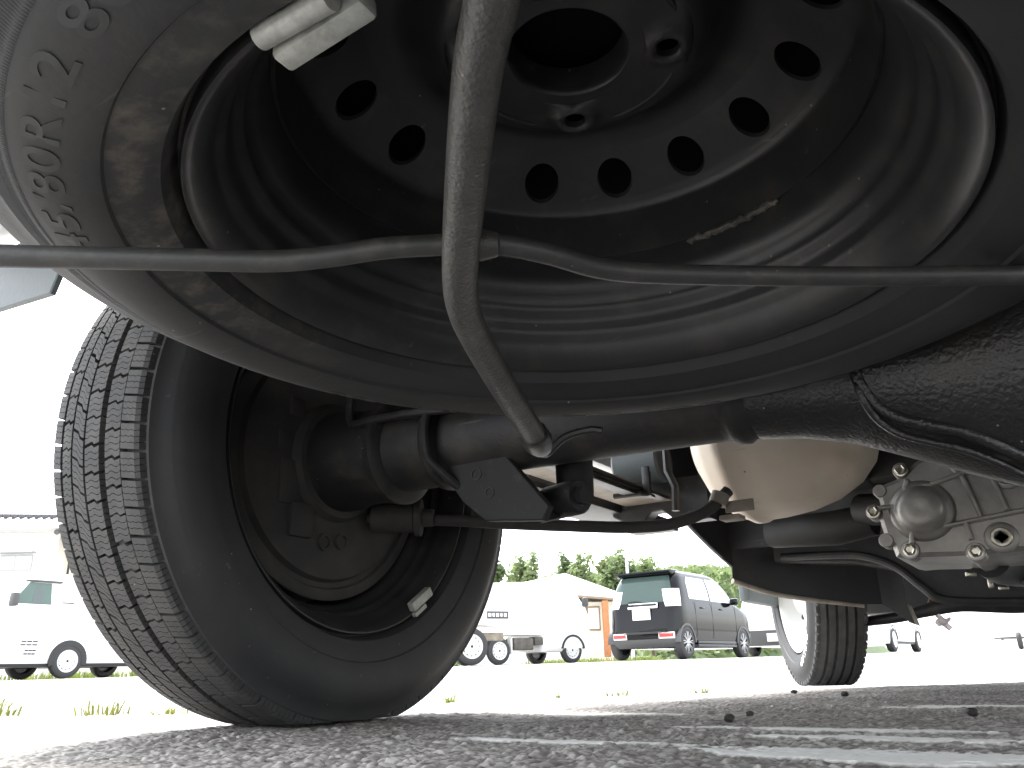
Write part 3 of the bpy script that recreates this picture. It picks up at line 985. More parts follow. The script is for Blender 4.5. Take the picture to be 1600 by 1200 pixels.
# --- floor, rails, sills, cross members
fl = MB()
fl.box((0.03, 1.9, 0.520), (1.12, 4.0, 0.03))
fl.box((-0.30, 1.55, 0.43), (0.06, 3.1, 0.11), None, 0.006)
fl.box((0.36, 1.55, 0.43), (0.06, 3.1, 0.11), None, 0.006)
fl.box((0.03, 0.90, 0.455), (1.1, 0.06, 0.10), None, 0.006)

fl.box((0.03, 1.75, 0.44), (1.1, 0.06, 0.12), None, 0.006)
fl.box((0.03, 2.95, 0.33), (1.2, 0.10, 0.30), None, 0.01)
part(fl, 'floor_pan', M['floor'])
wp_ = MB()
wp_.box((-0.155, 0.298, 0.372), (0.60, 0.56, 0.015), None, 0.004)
part(wp_, 'vent_shade_panel', M['well'])  # added close above the spare to keep its vents dark
# inner sill sheet with its curved lower edge and dusty lip; it bends inwards behind the front wheel
si = MB()
edge = [(-0.60, 1.395, 0.52), (-0.60, 1.43, 0.42), (-0.60, 1.50, 0.355), (-0.605, 1.56, 0.318), (-0.603, 1.68, 0.279), (-0.590, 1.80, 0.2441), (-0.5935, 1.80, 0.2165), (-0.5427, 1.88, 0.1932), (-0.50, 1.928, 0.183), (-0.4558, 1.97, 0.1745), (-0.3737, 2.03, 0.1613), (-0.34, 2.05, 0.160)]
for o_ in (0.0, 0.010):
    si.add([(x, y + o_, z) for x, y, z in edge] + [(x, y + o_, 0.525) for x, y, z in edge], [(i, i + 1, len(edge) + i + 1, len(edge) + i) for i in range(len(edge) - 1)])
si.add([p for x, y, z in edge for p in ((x, y, z), (x, y + 0.010, z))], [(2 * i, 2 * i + 1, 2 * i + 3, 2 * i + 2) for i in range(len(edge) - 1)])
part(si, 'inner_sill', M['floor'], weld=0.0001)
lp = MB()
lp.tube([(x, y - 0.002, z - 0.004) for x, y, z in edge[6:11]], [0.0060, 0.0055, 0.005, 0.005, 0.004], 8, smooth=4)
part(lp, 'sill_lip', M['rail'])
l3 = MB()
l3.tube([(-0.598, 1.40, 0.50), (-0.598, 1.43, 0.42), (-0.598, 1.50, 0.353), (-0.598, 1.56, 0.316), (-0.598, 1.68, 0.280), (-0.598, 1.826, 0.246)], 0.005, 8, smooth=4)
part(l3, 'arch_lip', M['black'])
# fillers between sill and rail: dark sheet facing the camera above the muffler and behind it
dk = MB()
dk.box((-0.36, 1.80, 0.40), (0.50, 0.02, 0.24))
dk.prism([(-0.60, 0.42), (-0.60, 0.262), (-0.4975, 0.252), (-0.36, 0.240), (-0.275, 0.2197), (-0.223, 0.1705), (-0.203, 0.1502), (-0.060, 0.1356), (0.20, 0.125), (0.20, 0.42)], frame((0, 1.90, 0), (0, -1, 0), (1, 0, 0)), -0.06, 0.0, 0.004)
part(dk, 'subframe', M['black'])
d3 = MB()
d3.tube([(-0.50, 1.87, 0.262), (-0.40, 1.87, 0.258), (-0.33, 1.87, 0.250), (-0.27, 1.87, 0.222), (-0.225, 1.87, 0.176), (-0.19, 1.87, 0.151), (-0.06, 1.87, 0.1395), (0.15, 1.87, 0.13)], 0.009, 10, smooth=4)
part(d3, 'subframe_edge', M['black'])
gb2 = MB()
gb2.lathe([(0.0, 0.0), (0.0, 0.022), (0.16, 0.030), (0.35, 0.032), (0.40, 0.0)], frame((-0.06, 1.10, 0.15), (0.05, 1, 0.06)), 28)
gb2.lathe([(0.0, 0.0), (0.0, 0.05), (0.02, 0.055), (0.12, 0.055), (0.14, 0.0)], frame((0.0, 1.25, 0.17), (0.0, 1, 0.02)), 28)
gb2.box((0.04, 1.35, 0.27), (0.22, 0.45, 0.20), None, 0.02)
part(gb2, 'gearbox_body', M['floor'])
for (x, y, z, d) in ((-0.135, 1.84, 0.195, (0.02, 0.012, 0.010)), (-0.105, 1.84, 0.175, (0.010, 0.012, 0.018)), (-0.085, 1.84, 0.165, (0.018, 0.012, 0.008))):
    b = MB()
    b.box((x, y, z), d, None, 0.002)
    part(b, 'subframe_bolt', M['bolt'])
xm = MB()
xm.tube([(-0.55, 2.32, 0.118), (-0.4305, 2.30, 0.134), (-0.36, 2.3, 0.140), (-0.29, 2.3, 0.152), (-0.2065, 2.3, 0.166), (-0.10, 2.3, 0.165), (0.10, 2.3, 0.160)], [0.010, 0.012, 0.013, 0.015, 0.020, 0.028, 0.030], 14, smooth=4)
part(xm, 'control_arm', M['black'])
xb = MB()
xb.tube([(-0.275, 2.34, 0.165), (-0.262, 2.34, 0.20), (-0.27, 2.34, 0.26)], 0.009, 10, smooth=3)
xb.tube([(-0.262, 2.34, 0.20), (-0.215, 2.34, 0.172)], 0.006, 10)
part(xb, 'damper_rod', M['rusty'])
bg_ = MB()
bg_.grid(lambda u, v: (-0.262 + 0.03 * u + 0.004 * math.sin(9 * v), 2.28 + 0.006 * math.sin(7 * u + 5 * v), 0.138 - 0.028 * v + 0.006 * math.sin(6 * u)), 8, 8)
part(bg_, 'torn_tag', M['bag'])
sf = MB()
sf.prism([(-0.40, 0.30), (-0.395, 0.212), (-0.392, 0.200), (-0.345, 0.160), (-0.285, 0.115), (-0.2955, 0.16), (-0.292, 0.30)], frame((0, 2.1, 0), (0, -1, 0), (1, 0, 0)), -0.008, 0.0, 0.001)
part(sf, 'splash_guard', M['floor'])
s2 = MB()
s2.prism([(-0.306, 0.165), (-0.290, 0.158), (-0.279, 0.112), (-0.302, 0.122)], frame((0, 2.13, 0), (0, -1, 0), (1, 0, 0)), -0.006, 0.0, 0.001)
part(s2, 'guard_edge_light', M['rail'])  # pale strip stands in for light on the guard's edge
# outer side sill below the body, sky reflection put into its grey colour
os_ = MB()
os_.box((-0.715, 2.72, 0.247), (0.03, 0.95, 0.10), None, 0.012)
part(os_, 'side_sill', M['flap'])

# --- body shell above (mostly out of frame): bed sides, tailgate, cab
bd = MB()
bd.box((0.03, 1.35, 0.66), (1.40, 2.70, 0.03), None, 0.01)
bd.box((-0.685, 1.90, 0.58), (0.03, 1.60, 0.36), None, 0.01)
bd.box((0.745, 1.35, 0.58), (0.03, 2.70, 0.50), None, 0.01)
bd.box((-0.685, 0.56, 0.73), (0.03, 1.1, 0.22), None, 0.01)
bd.box((0.03, -0.02, 0.60), (1.40, 0.03, 0.34), None, 0.01)
part(bd, 'cargo_bed', M['panel'])
cbm = MB()
cbm.prism([(2.35, 0.45), (2.35, 1.72), (2.50, 1.78), (2.95, 1.75), (3.28, 1.05), (3.34, 0.90), (3.34, 0.40), (2.75, 0.40), (2.70, 0.55)], frame((0.03, 0, 0), (1, 0, 0), (0, 1, 0)), -0.70, 0.70, 0.04)
part(cbm, 'cab', M['panel'])
wc = MB()
wc.box((-0.72, 0.24, 0.452), (0.11, 0.13, 0.085), None, 0.01)
part(wc, 'rear_corner_panel', M['panel'])
mfp = MB()
mfp.prism([(-0.615, 0.40), (-0.612, 0.352), (-0.622, 0.332), (-0.7016, 0.3400), (-0.80, 0.350), (-0.80, 0.40)], frame((0, 0.292, 0), (0, -1, 0), (1, 0, 0)), -0.005, 0.0, 0.001)
part(mfp, 'mudflap', M['flap'])

# --- spare carrier: bent main bar with hook, and the long cross rod welded behind it
cr_ = MB()
cr_.tube([(0.062, -0.052, 0.46), (0.062, -0.052, 0.30), (0.060, -0.050, 0.215), (0.040, -0.025, 0.200), (0.0, 0.028, 0.204), (-0.05, 0.092, 0.2110), (-0.0774, 0.1213, 0.213), (-0.0958, 0.1434, 0.2125), (-0.1152, 0.1637, 0.2105), (-0.15, 0.2051, 0.205), (-0.1819, 0.2449, 0.2005), (-0.1996, 0.2711, 0.1975), (-0.2133, 0.3006, 0.195), (-0.2353, 0.359, 0.189), (-0.262, 0.433, 0.1835)],
         0.0077, 20, smooth=8)
CARR = part(cr_, 'spare_carrier', M['wrinkle'])
hk = MB()
hk.tube([(-0.261, 0.430, 0.184), (-0.266, 0.443, 0.1830), (-0.2705, 0.455, 0.1825)], [0.0095, 0.0100, 0.0075], 14)
hk.tube([(-0.270, 0.453, 0.1835), (-0.275, 0.463, 0.181), (-0.2745, 0.470, 0.182), (-0.263, 0.474, 0.192), (-0.246, 0.479, 0.1955), (-0.238, 0.482, 0.194)], 0.0027, 8, smooth=4)
part(hk, 'carrier_hook', M['black'], CARR)
rd = MB()
rd.tube([(-0.665, -0.145, 0.46), (-0.665, -0.145, 0.26), (-0.650, -0.135, 0.205), (-0.60, -0.095, 0.199), (-0.40, 0.066, 0.1997), (-0.321, 0.13, 0.2), (-0.2645, 0.1757, 0.2005), (-0.2393, 0.1964, 0.201), (-0.2201, 0.2094, 0.203), (-0.2027, 0.2207, 0.206), (-0.1866, 0.2335, 0.208), (-0.1752, 0.2410, 0.2085), (-0.1630, 0.2505, 0.208), (-0.1504, 0.2661, 0.2065), (-0.1379, 0.2885, 0.2055), (-0.1171, 0.3095, 0.2055), (-0.0568, 0.3562, 0.2055), (0.0157, 0.407, 0.2055), (0.30, 0.607, 0.2055), (0.345, 0.640, 0.212), (0.355, 0.647, 0.27), (0.355, 0.647, 0.40)],
        0.0046, 14, smooth=8)
part(rd, 'cross_rod', M['rod'], CARR)
wd = MB()
for c in ((-0.1765, 0.2400, 0.2065), (-0.1700, 0.2430, 0.2070)):
    wd.lathe([(-0.009, 0.0), (-0.007, 0.0050), (0, 0.0068), (0.007, 0.0050), (0.009, 0)], frame(c, (0.8, 0.55, 0)), 14)
part(wd, 'weld', M['wrinkle'], CARR)

# ------------------------------------------------------------------ spare wheel hanging in the carrier
SN = Vector((-0.01248185, -0.01155878, -0.99985529))
SC = Vector((-0.15535878, 0.29809815, 0.22887787))
SF = frame(SC, SN, (1, 0, 0))            # local Z points down out of the wheel; local angle: see sa()


def sa(deg):                             # world azimuth (from +X towards +Y) -> local angle
    d = Vector((math.cos(math.radians(deg)), math.sin(math.radians(deg)), 0))
    l = SF.inverted().to_3x3() @ d
    return math.atan2(l.y, l.x)


SPARE = empty('spare_wheel', tuple(SC), 0, 'black spare wheel with dusty tyre lying flat under the truck, two rods passing beneath it', 'spare wheel', world=True)
SO = SF @ Matrix.Translation((0, 0, -0.055))
stm = MB()
stm.lathe(tyre_profile(grooves=True), SO, 220)
m = M['rubber'].copy()
m.name = 'spare_sidewall_rubber'
t = m.node_tree
N, L = t.nodes, t.links
pb = N['Principled BSDF']
src = pb.inputs['Base Color'].links[0].from_socket
geo = N.new('ShaderNodeTexCoord')
sub = N.new('ShaderNodeVectorMath')
sub.operation = 'SUBTRACT'
sub.inputs[1].default_value = (SC.x, SC.y, SC.z)
L.new(geo.outputs['Object'], sub.inputs[0])
sep = N.new('ShaderNodeSeparateXYZ')
L.new(sub.outputs[0], sep.inputs[0])
cmb = N.new('ShaderNodeCombineXYZ')
L.new(sep.outputs[0], cmb.inputs[0])
L.new(sep.outputs[1], cmb.inputs[1])
ln = N.new('ShaderNodeVectorMath')
ln.operation = 'LENGTH'
L.new(cmb.outputs[0], ln.inputs[0])
band = N.new('ShaderNodeMapRange')
band.interpolation_type = 'SMOOTHSTEP'
band.inputs['From Min'].default_value = 0.197
band.inputs['From Max'].default_value = 0.194
L.new(ln.outputs['Value'], band.inputs['Value'])
dotn = N.new('ShaderNodeVectorMath')
dotn.operation = 'DOT_PRODUCT'
dotn.inputs[1].default_value = (-0.70, -0.71, 0)
L.new(cmb.outputs[0], dotn.inputs[0])
dr = N.new('ShaderNodeMapRange')
dr.inputs['From Min'].default_value = 0.09
dr.inputs['From Max'].default_value = 0.18
dr.inputs['To Max'].default_value = 0.75
L.new(dotn.outputs['Value'], dr.inputs['Value'])
nz = N.new('ShaderNodeTexNoise')
nz.inputs['Scale'].default_value = 80
nz.inputs['Detail'].default_value = 7
nz.inputs['Roughness'].default_value = 0.65
L.new(geo.outputs['Object'], nz.inputs['Vector'])
nr = N.new('ShaderNodeMapRange')
nr.inputs['From Min'].default_value = 0.47
nr.inputs['From Max'].default_value = 0.70
L.new(nz.outputs['Fac'], nr.inputs['Value'])
m1 = N.new('ShaderNodeMath')
m1.operation = 'MULTIPLY'
L.new(band.outputs[0], m1.inputs[0])
L.new(dr.outputs[0], m1.inputs[1])
m2 = N.new('ShaderNodeMath')
m2.operation = 'MULTIPLY'
m2.use_clamp = True
L.new(m1.outputs[0], m2.inputs[0])
L.new(nr.outputs[0], m2.inputs[1])
mx = N.new('ShaderNodeMix')
mx.data_type = 'RGBA'
L.new(m2.outputs[0], mx.inputs['Factor'])
L.new(src, mx.inputs['A'])
mx.inputs['B'].default_value = (0.115, 0.100, 0.080, 1)
L.new(mx.outputs['Result'], pb.inputs['Base Color'])
M['spare_rubber'] = m
STY = part(stm, 'tyre', m, SPARE, angle=32)
# fine radial ribbing beyond the size lettering, as moulded serrations
sr = MB()
for k in range(900):
    a = 2 * PI * k / 900
    pts = []
    for r in (0.2255, 0.232, 0.2385):
        pts.append((r, side_x(r)))
    fr = SO @ Matrix.Rotation(a, 4, 'Z')
    vs = []
    for r, x in pts:
        vs += [(r, -0.00042, x - 0.0001), (r, 0.0, x + 0.00045), (r, 0.00042, x - 0.0001)]
    sr.add(vs, [(0, 1, 4, 3), (1, 2, 5, 4), (3, 4, 7, 6), (4, 5, 8, 7)], fr)
o = part(sr, 'sidewall_ribbing', M['spare_rubber'], STY, flat=True)
o['kind'] = 'stuff'
lt = MB()
ring_text(lt, '145/80R12 80/78', 0.0170, SO, 0.2090, sa(-112.5), 1, flip=1, fat=0.0002, depth=0.00022, stretch=1.85)
lt2 = MB()
ring_text(lt2, 'SUPER', 0.024, SO, 0.2175, sa(107), 1, flip=1, fat=0.0002, depth=0.00022, stretch=1.6)
lt4 = MB()
ring_text(lt4, 'VAN', 0.024, SO, 0.2175, sa(139), 1, flip=1, fat=0.0002, depth=0.00022, stretch=1.6)
o_ = part(lt4, 'raised_model_name', M['letter'], STY)
o_['kind'] = 'stuff'
lt3 = MB()
ring_text(lt3, '355', 0.022, SO, 0.2175, sa(160), 1, flip=1, fat=0.0002, depth=0.00022, stretch=1.3)
part(lt, 'raised_size_marking', M['letter'], STY)['kind'] = 'stuff'
part(lt2, 'raised_model_name', M['letter'], STY)['kind'] = 'stuff'
part(lt3, 'raised_model_number', M['letter'], STY)

# rim: barrel, disc with sixteen round vents, hub with four nut holes
srm = MB()
srm.lathe(RIM_IN, SF, 160)
srm.lathe([(-0.066, 0.1418), (-0.0655, 0.1398), (-0.070, 0.1390), (-0.094, 0.1380), (-0.0975, 0.1368), (-0.1000, 0.1340)], SF, 160)


def disc_a(r):
    return float(np.interp(r, [0.029, 0.0305, 0.060, 0.066, 0.072, 0.080, 0.088, 0.094, 0.0985, 0.104, 0.126, 0.132, 0.134],
                           [-0.1085, -0.1075, -0.1075, -0.1095, -0.115, -0.1225, -0.1265, -0.1265, -0.1250, -0.1220, -0.1065, -0.1020, -0.1000]))


def holed(mb, n, a_off, rc, r_in, r_out, hole, depth, boss=0.0, boss_r=0.009, boss_w=0.0035, rings=7):
    half = PI / n
    M_ = 10
    # rectangle boundary in (r, theta), walked with corners
    rect = []
    for k in range(M_):
        rect.append((r_out, -half + 2 * half * k / M_))
    for k in range(M_):
        rect.append((r_out - (r_out - r_in) * k / M_, half))
    for k in range(M_):
        rect.append((r_in, half - 2 * half * k / M_))
    for k in range(M_):
        rect.append((r_in + (r_out - r_in) * k / M_, -half))
    for s in range(n):
        a = a_off + 2 * PI * s / n
        vs, fs = [], []
        K = len(rect)
        c = Vector((rc, 0))
        for q in range(-1, rings + 1):
            for (r, th) in rect:
                pt = Vector((r * math.cos(th), r * math.sin(th)))
                d = pt - c
                hp = c + d.normalized() * hole
                u = max(0, q) / rings
                p = hp.lerp(pt, u ** 1.35)
                rr = p.length
                dist = (p - c).length
                ax = disc_a(rr) + boss * math.exp(-((dist - boss_r) / boss_w) ** 2) * (1 if u < 1 else 0)
                if q == -1:
                    p = c + d.normalized() * (hole - 0.0004)
                    ax -= depth
                vs.append((p.x, p.y, ax))
        for q in range(rings + 1):
            for i in range(K):
                j = (i + 1) % K
                fs.append((q * K + i, q * K + j, (q + 1) * K + j, (q + 1) * K + i))
        mb.add(vs, fs, SF @ Matrix.Rotation(a, 4, 'Z'))


holed(srm, 16, sa(15), 0.1205, 0.1045, 0.1340, 0.0110, 0.0026)
srm.lathe([(disc_a(r), r) for r in (0.1046, 0.1015, 0.0985, 0.096, 0.094, 0.091, 0.088, 0.084, 0.080, 0.076, 0.072, 0.069, 0.066, 0.0629)], SF, 160)
holed(srm, 4, sa(25), 0.050, 0.0385, 0.0630, 0.0062, 0.004, boss=0.0042, boss_r=0.0090, boss_w=0.0040, rings=10)
srm.lathe([(disc_a(0.0386), 0.0386), (disc_a(0.034), 0.034), (-0.1072, 0.0312), (-0.1082, 0.0300), (-0.1110, 0.0292), (-0.124, 0.0290)], SF, 96)
for c0 in (70, 160, 250, 340):            # pressed ridges between the nut holes
    pts = []
    for k in range(9):
        a = sa(c0 - 24 + 48 * k / 8)
        v = SF @ Vector((0.0575 * math.cos(a), 0.0575 * math.sin(a), -0.1078))
        pts.append(v)
    srm.tube(pts, [0.0003] + [0.0016] * 7 + [0.0003], 8)
SRIM = part(srm, 'rim', M['rim'], SPARE, angle=40, weld=0.00005)
wl = MB()
for a0, a1 in ((62, 88),):
    pts = []
    for k in range(25):
        a = sa(a0 + (a1 - a0) * k / 24)
        r = 0.1402 + 0.0005 * math.sin(k * 2.3)
        pts.append(SF @ Vector((r * math.cos(a), r * math.sin(a), -0.0645 + 0.0006 * math.sin(k * 1.7))))
    wl.tube(pts, [0.0012] + [0.0024 + 0.0005 * math.sin(k * 2.9) for k in range(23)] + [0.0012], 10)
part(wl, 'weld', M['weld'], SRIM)
sw = MB()
wf = SF @ Matrix.Rotation(sa(-88.8), 4, 'Z') @ Matrix.Translation((0.1650, 0, 0.0025))
sw.box((-0.0025, 0, 0.0022), (0.0085, 0.036, 0.0075), wf @ Matrix.Rotation(0.10, 4, 'X'), 0.0016)
pts = [wf @ Vector((0.0062, y, 0.0030)) for y in (-0.012, -0.0115, 0.0175, 0.018)]
sw.tube(pts, [0.0030, 0.0041, 0.0041, 0.0030], 16)
part(sw, 'balance_weight', M['weight'], SPARE)

# ------------------------------------------------------------------ vehicles in the car park
class Body:
    """stack of rounded plan outlines: (z, y_rear, y_front, half_width, corner_radius)"""

    def __init__(s, levels):
        s.L = levels

    def at(s, z):
        zs = [l[0] for l in s.L]
        return [float(np.interp(z, zs, [l[i] for l in s.L])) for i in range(1, 5)]

    def per(s, z, t, off=0.0):
        """t in [-2,2]: 0 rear centre, +1 right side middle, +-2 front centre"""
        yr, yf, hw, r = s.at(z)
        sg = 1 if t >= 0 else -1
        t = abs(t)
        hw2, yr2, yf2 = hw + off, yr - off, yf + off
        ym = (yr + yf) / 2
        if t <= 0.4:
            x, y = (hw - r) * t / 0.4, yr2
        elif t <= 0.6:
            a = (t - 0.4) / 0.2 * PI / 2
            x, y = hw - r + (r + off) * math.sin(a), yr + r - (r + off) * math.cos(a)
        elif t <= 1.4:
            x, y = hw2, yr + r + (yf - yr - 2 * r) * (t - 0.6) / 0.8
        elif t <= 1.6:
            a = (t - 1.4) / 0.2 * PI / 2
            x, y = hw - r + (r + off) * math.cos(a), yf - r + (r + off) * math.sin(a)
        else:
            x, y = (hw - r) * (2 - t) / 0.4, yf2
        return (sg * x, y, z)

    def mesh(s, sub=3):
        ts = [-2 + 0.05 * i for i in range(80)]
        zs = []
        for i in range(len(s.L) - 1):
            zs += [s.L[i][0] + (s.L[i + 1][0] - s.L[i][0]) * k / sub for k in range(sub)]
        zs.append(s.L[-1][0])
        mb = MB()
        n = len(ts)
        vs = [s.per(z, t) for z in zs for t in ts]
        fs = [(i * n + j, i * n + (j + 1) % n, (i + 1) * n + (j + 1) % n, (i + 1) * n + j) for i in range(len(zs) - 1) for j in range(n)]
        fs.append(tuple(range(n)))
        fs.append(tuple((len(zs) - 1) * n + j for j in range(n)))
        return mb.add(vs, fs)

    def band(s, mb, t0, t1, z0, z1, off, n=14, m=3, thick=0.012):
        vs = []
        for i in range(n):
            for j in range(m):
                vs.append(s.per(z0 + (z1 - z0) * j / (m - 1), t0 + (t1 - t0) * i / (n - 1), off))
        fs = [(i * m + j, (i + 1) * m + j, (i + 1) * m + j + 1, i * m + j + 1) for i in range(n - 1) for j in range(m - 1)]
        k = len(vs)
        for i in range(n):
            for j in range(m):
                vs.append(s.per(z0 + (z1 - z0) * j / (m - 1), t0 + (t1 - t0) * i / (n - 1), off - thick))
        edge = [(i, 0) for i in range(n)] + [(n - 1, j) for j in range(1, m)] + [(i, m - 1) for i in range(n - 2, -1, -1)] + [(0, j) for j in range(m - 2, 0, -1)]
        for q in range(len(edge)):
            a, b = edge[q], edge[(q + 1) % len(edge)]
            ia, ib = a[0] * m + a[1], b[0] * m + b[1]
            fs.append((ia, ib, ib + k, ia + k))
        mb.add(vs, fs)

    def side(s, mb, sgn, poly, off=0.004, thick=0.01):
        """poly of (y,z) on the side wall"""
        n = len(poly)
        vs = [(sgn * (s.at(z)[2] + off), y, z) for y, z in poly] + [(sgn * (s.at(z)[2] + off - thick), y, z) for y, z in poly]
        fs = [tuple(range(n)), tuple(range(n, 2 * n))] + [(i, (i + 1) % n, n + (i + 1) % n, n + i) for i in range(n)]
        mb.add(vs, fs)

    def sidepatch(s, mb, sgn, rows, off=0.004, thick=0.010, n=9, m=10):
        """rows of (z, y_rear, y_front): a pane that follows the curve of the side"""
        zs = [r[0] for r in rows]
        P = []
        for j in range(m):
            z = zs[0] + (zs[-1] - zs[0]) * j / (m - 1)
            a, b = float(np.interp(z, zs, [r[1] for r in rows])), float(np.interp(z, zs, [r[2] for r in rows]))
            for i in range(n):
                P.append((a + (b - a) * i / (n - 1), z))
        k = n * m
        vs = [(sgn * (s.at(z)[2] + off), y, z) for y, z in P] + [(sgn * (s.at(z)[2] + off - thick), y, z) for y, z in P]
        fs = [(j * n + i, j * n + i + 1, (j + 1) * n + i + 1, (j + 1) * n + i) for j in range(m - 1) for i in range(n - 1)]
        e = [i for i in range(n)] + [j * n + n - 1 for j in range(1, m)] + [(m - 1) * n + i for i in range(n - 2, -1, -1)] + [j * n for j in range(m - 2, 0, -1)]
        fs += [(e[q], e[(q + 1) % len(e)], e[(q + 1) % len(e)] + k, e[q] + k) for q in range(len(e))]
        mb.add(vs, fs)

    def rear(s, mb, poly, off=0.004, thick=0.01, front=False):
        n = len(poly)
        f = (lambda z: s.at(z)[1] + off) if front else (lambda z: s.at(z)[0] - off)
        g = -1 if front else 1
        vs = [(x, f(z), z) for x, z in poly] + [(x, f(z) + g * thick, z) for x, z in poly]
        fs = [tuple(range(n)), tuple(range(n, 2 * n))] + [(i, (i + 1) % n, n + (i + 1) % n, n + i) for i in range(n)]
        mb.add(vs, fs)


def car_wheel(root, x, y, r, sgn, rim_mat, style='steel', w=0.15, rim_r=None):
    fr = frame((x, y, r), (sgn, 0, 0), (0, 1, 0))
    rr = rim_r or r * 0.64
    t = MB()
    t.lathe([(-w, rr), (-w, r - 0.03), (-w + 0.02, r - 0.006), (-w + 0.03, r), (-0.03, r), (-0.015, r - 0.006), (0.0, r - 0.035), (0.004, rr + 0.03), (0.0, rr + 0.006), (-0.006, rr)], fr, 40)
    wt = t.build('wheel', M['cartyre'], root)
    rm = MB()
    if style == 'alloy':
        rm.lathe([(-0.004, rr + 0.002), (0.002, rr), (-0.004, rr - 0.012), (-0.05, rr - 0.02), (-0.06, 0.0)], fr, 40)
        rm.build('rim', M['darkrim'], wt)
        sp = MB()
        for k in range(8):
            for da in (-0.13, 0.13):
                a = 2 * PI * k / 8 + da
                sp.box((rr * 0.52, 0, -0.008), (rr * 0.86, 0.014, 0.016), fr @ Matrix.Rotation(a, 4, 'Z'), 0.003)
        sp.lathe([(-0.02, 0.04), (0.0, 0.04), (0.004, 0.034), (0.004, 0)], fr, 20)
        sp.build('spokes', rim_mat, wt)
    else:
        rm.lathe([(-0.004, rr + 0.002), (0.003, rr), (-0.002, rr - 0.010), (-0.028, rr - 0.022), (-0.034, rr * 0.82), (-0.018, rr * 0.70), (-0.016, rr * 0.5), (-0.026, rr * 0.42), (-0.010, rr * 0.34), (-0.006, 0.03), (-0.006, 0)], fr, 40)
        rm.build('rim', rim_mat, wt)
        h = MB()
        for k in range(12):
            fr2 = fr @ Matrix.Rotation(2 * PI * k / 12, 4, 'Z')
            h.box((rr * 0.76, 0, -0.024), (0.012, 0.03, 0.004), fr2, 0.001)
        h.lathe([(-0.005, 0.022), (-0.002, 0.02), (-0.002, 0)], fr, 16)
        h.build('rim_slots', M['darktrim'], wt)['kind'] = 'stuff'
    return wt


def arch(mb, x, y, zc, r0, r1, sgn, a0=0.0, a1=PI):
    n = 22
    vs, fs = [], []
    for i in range(n):
        a = a0 + (a1 - a0) * i / (n - 1)
        for r, dx in ((r0, 0.0), (r1, 0.0), (r1, -0.02), (r0, -0.15)):
            vs.append((sgn * (x + dx), y + r * math.cos(a), zc + r * math.sin(a)))
    for i in range(n - 1):
        for k in range(4):
            fs.append((i * 4 + k, (i + 1) * 4 + k, (i + 1) * 4 + (k + 1) % 4, i * 4 + (k + 1) % 4))
    mb.add(vs, fs)


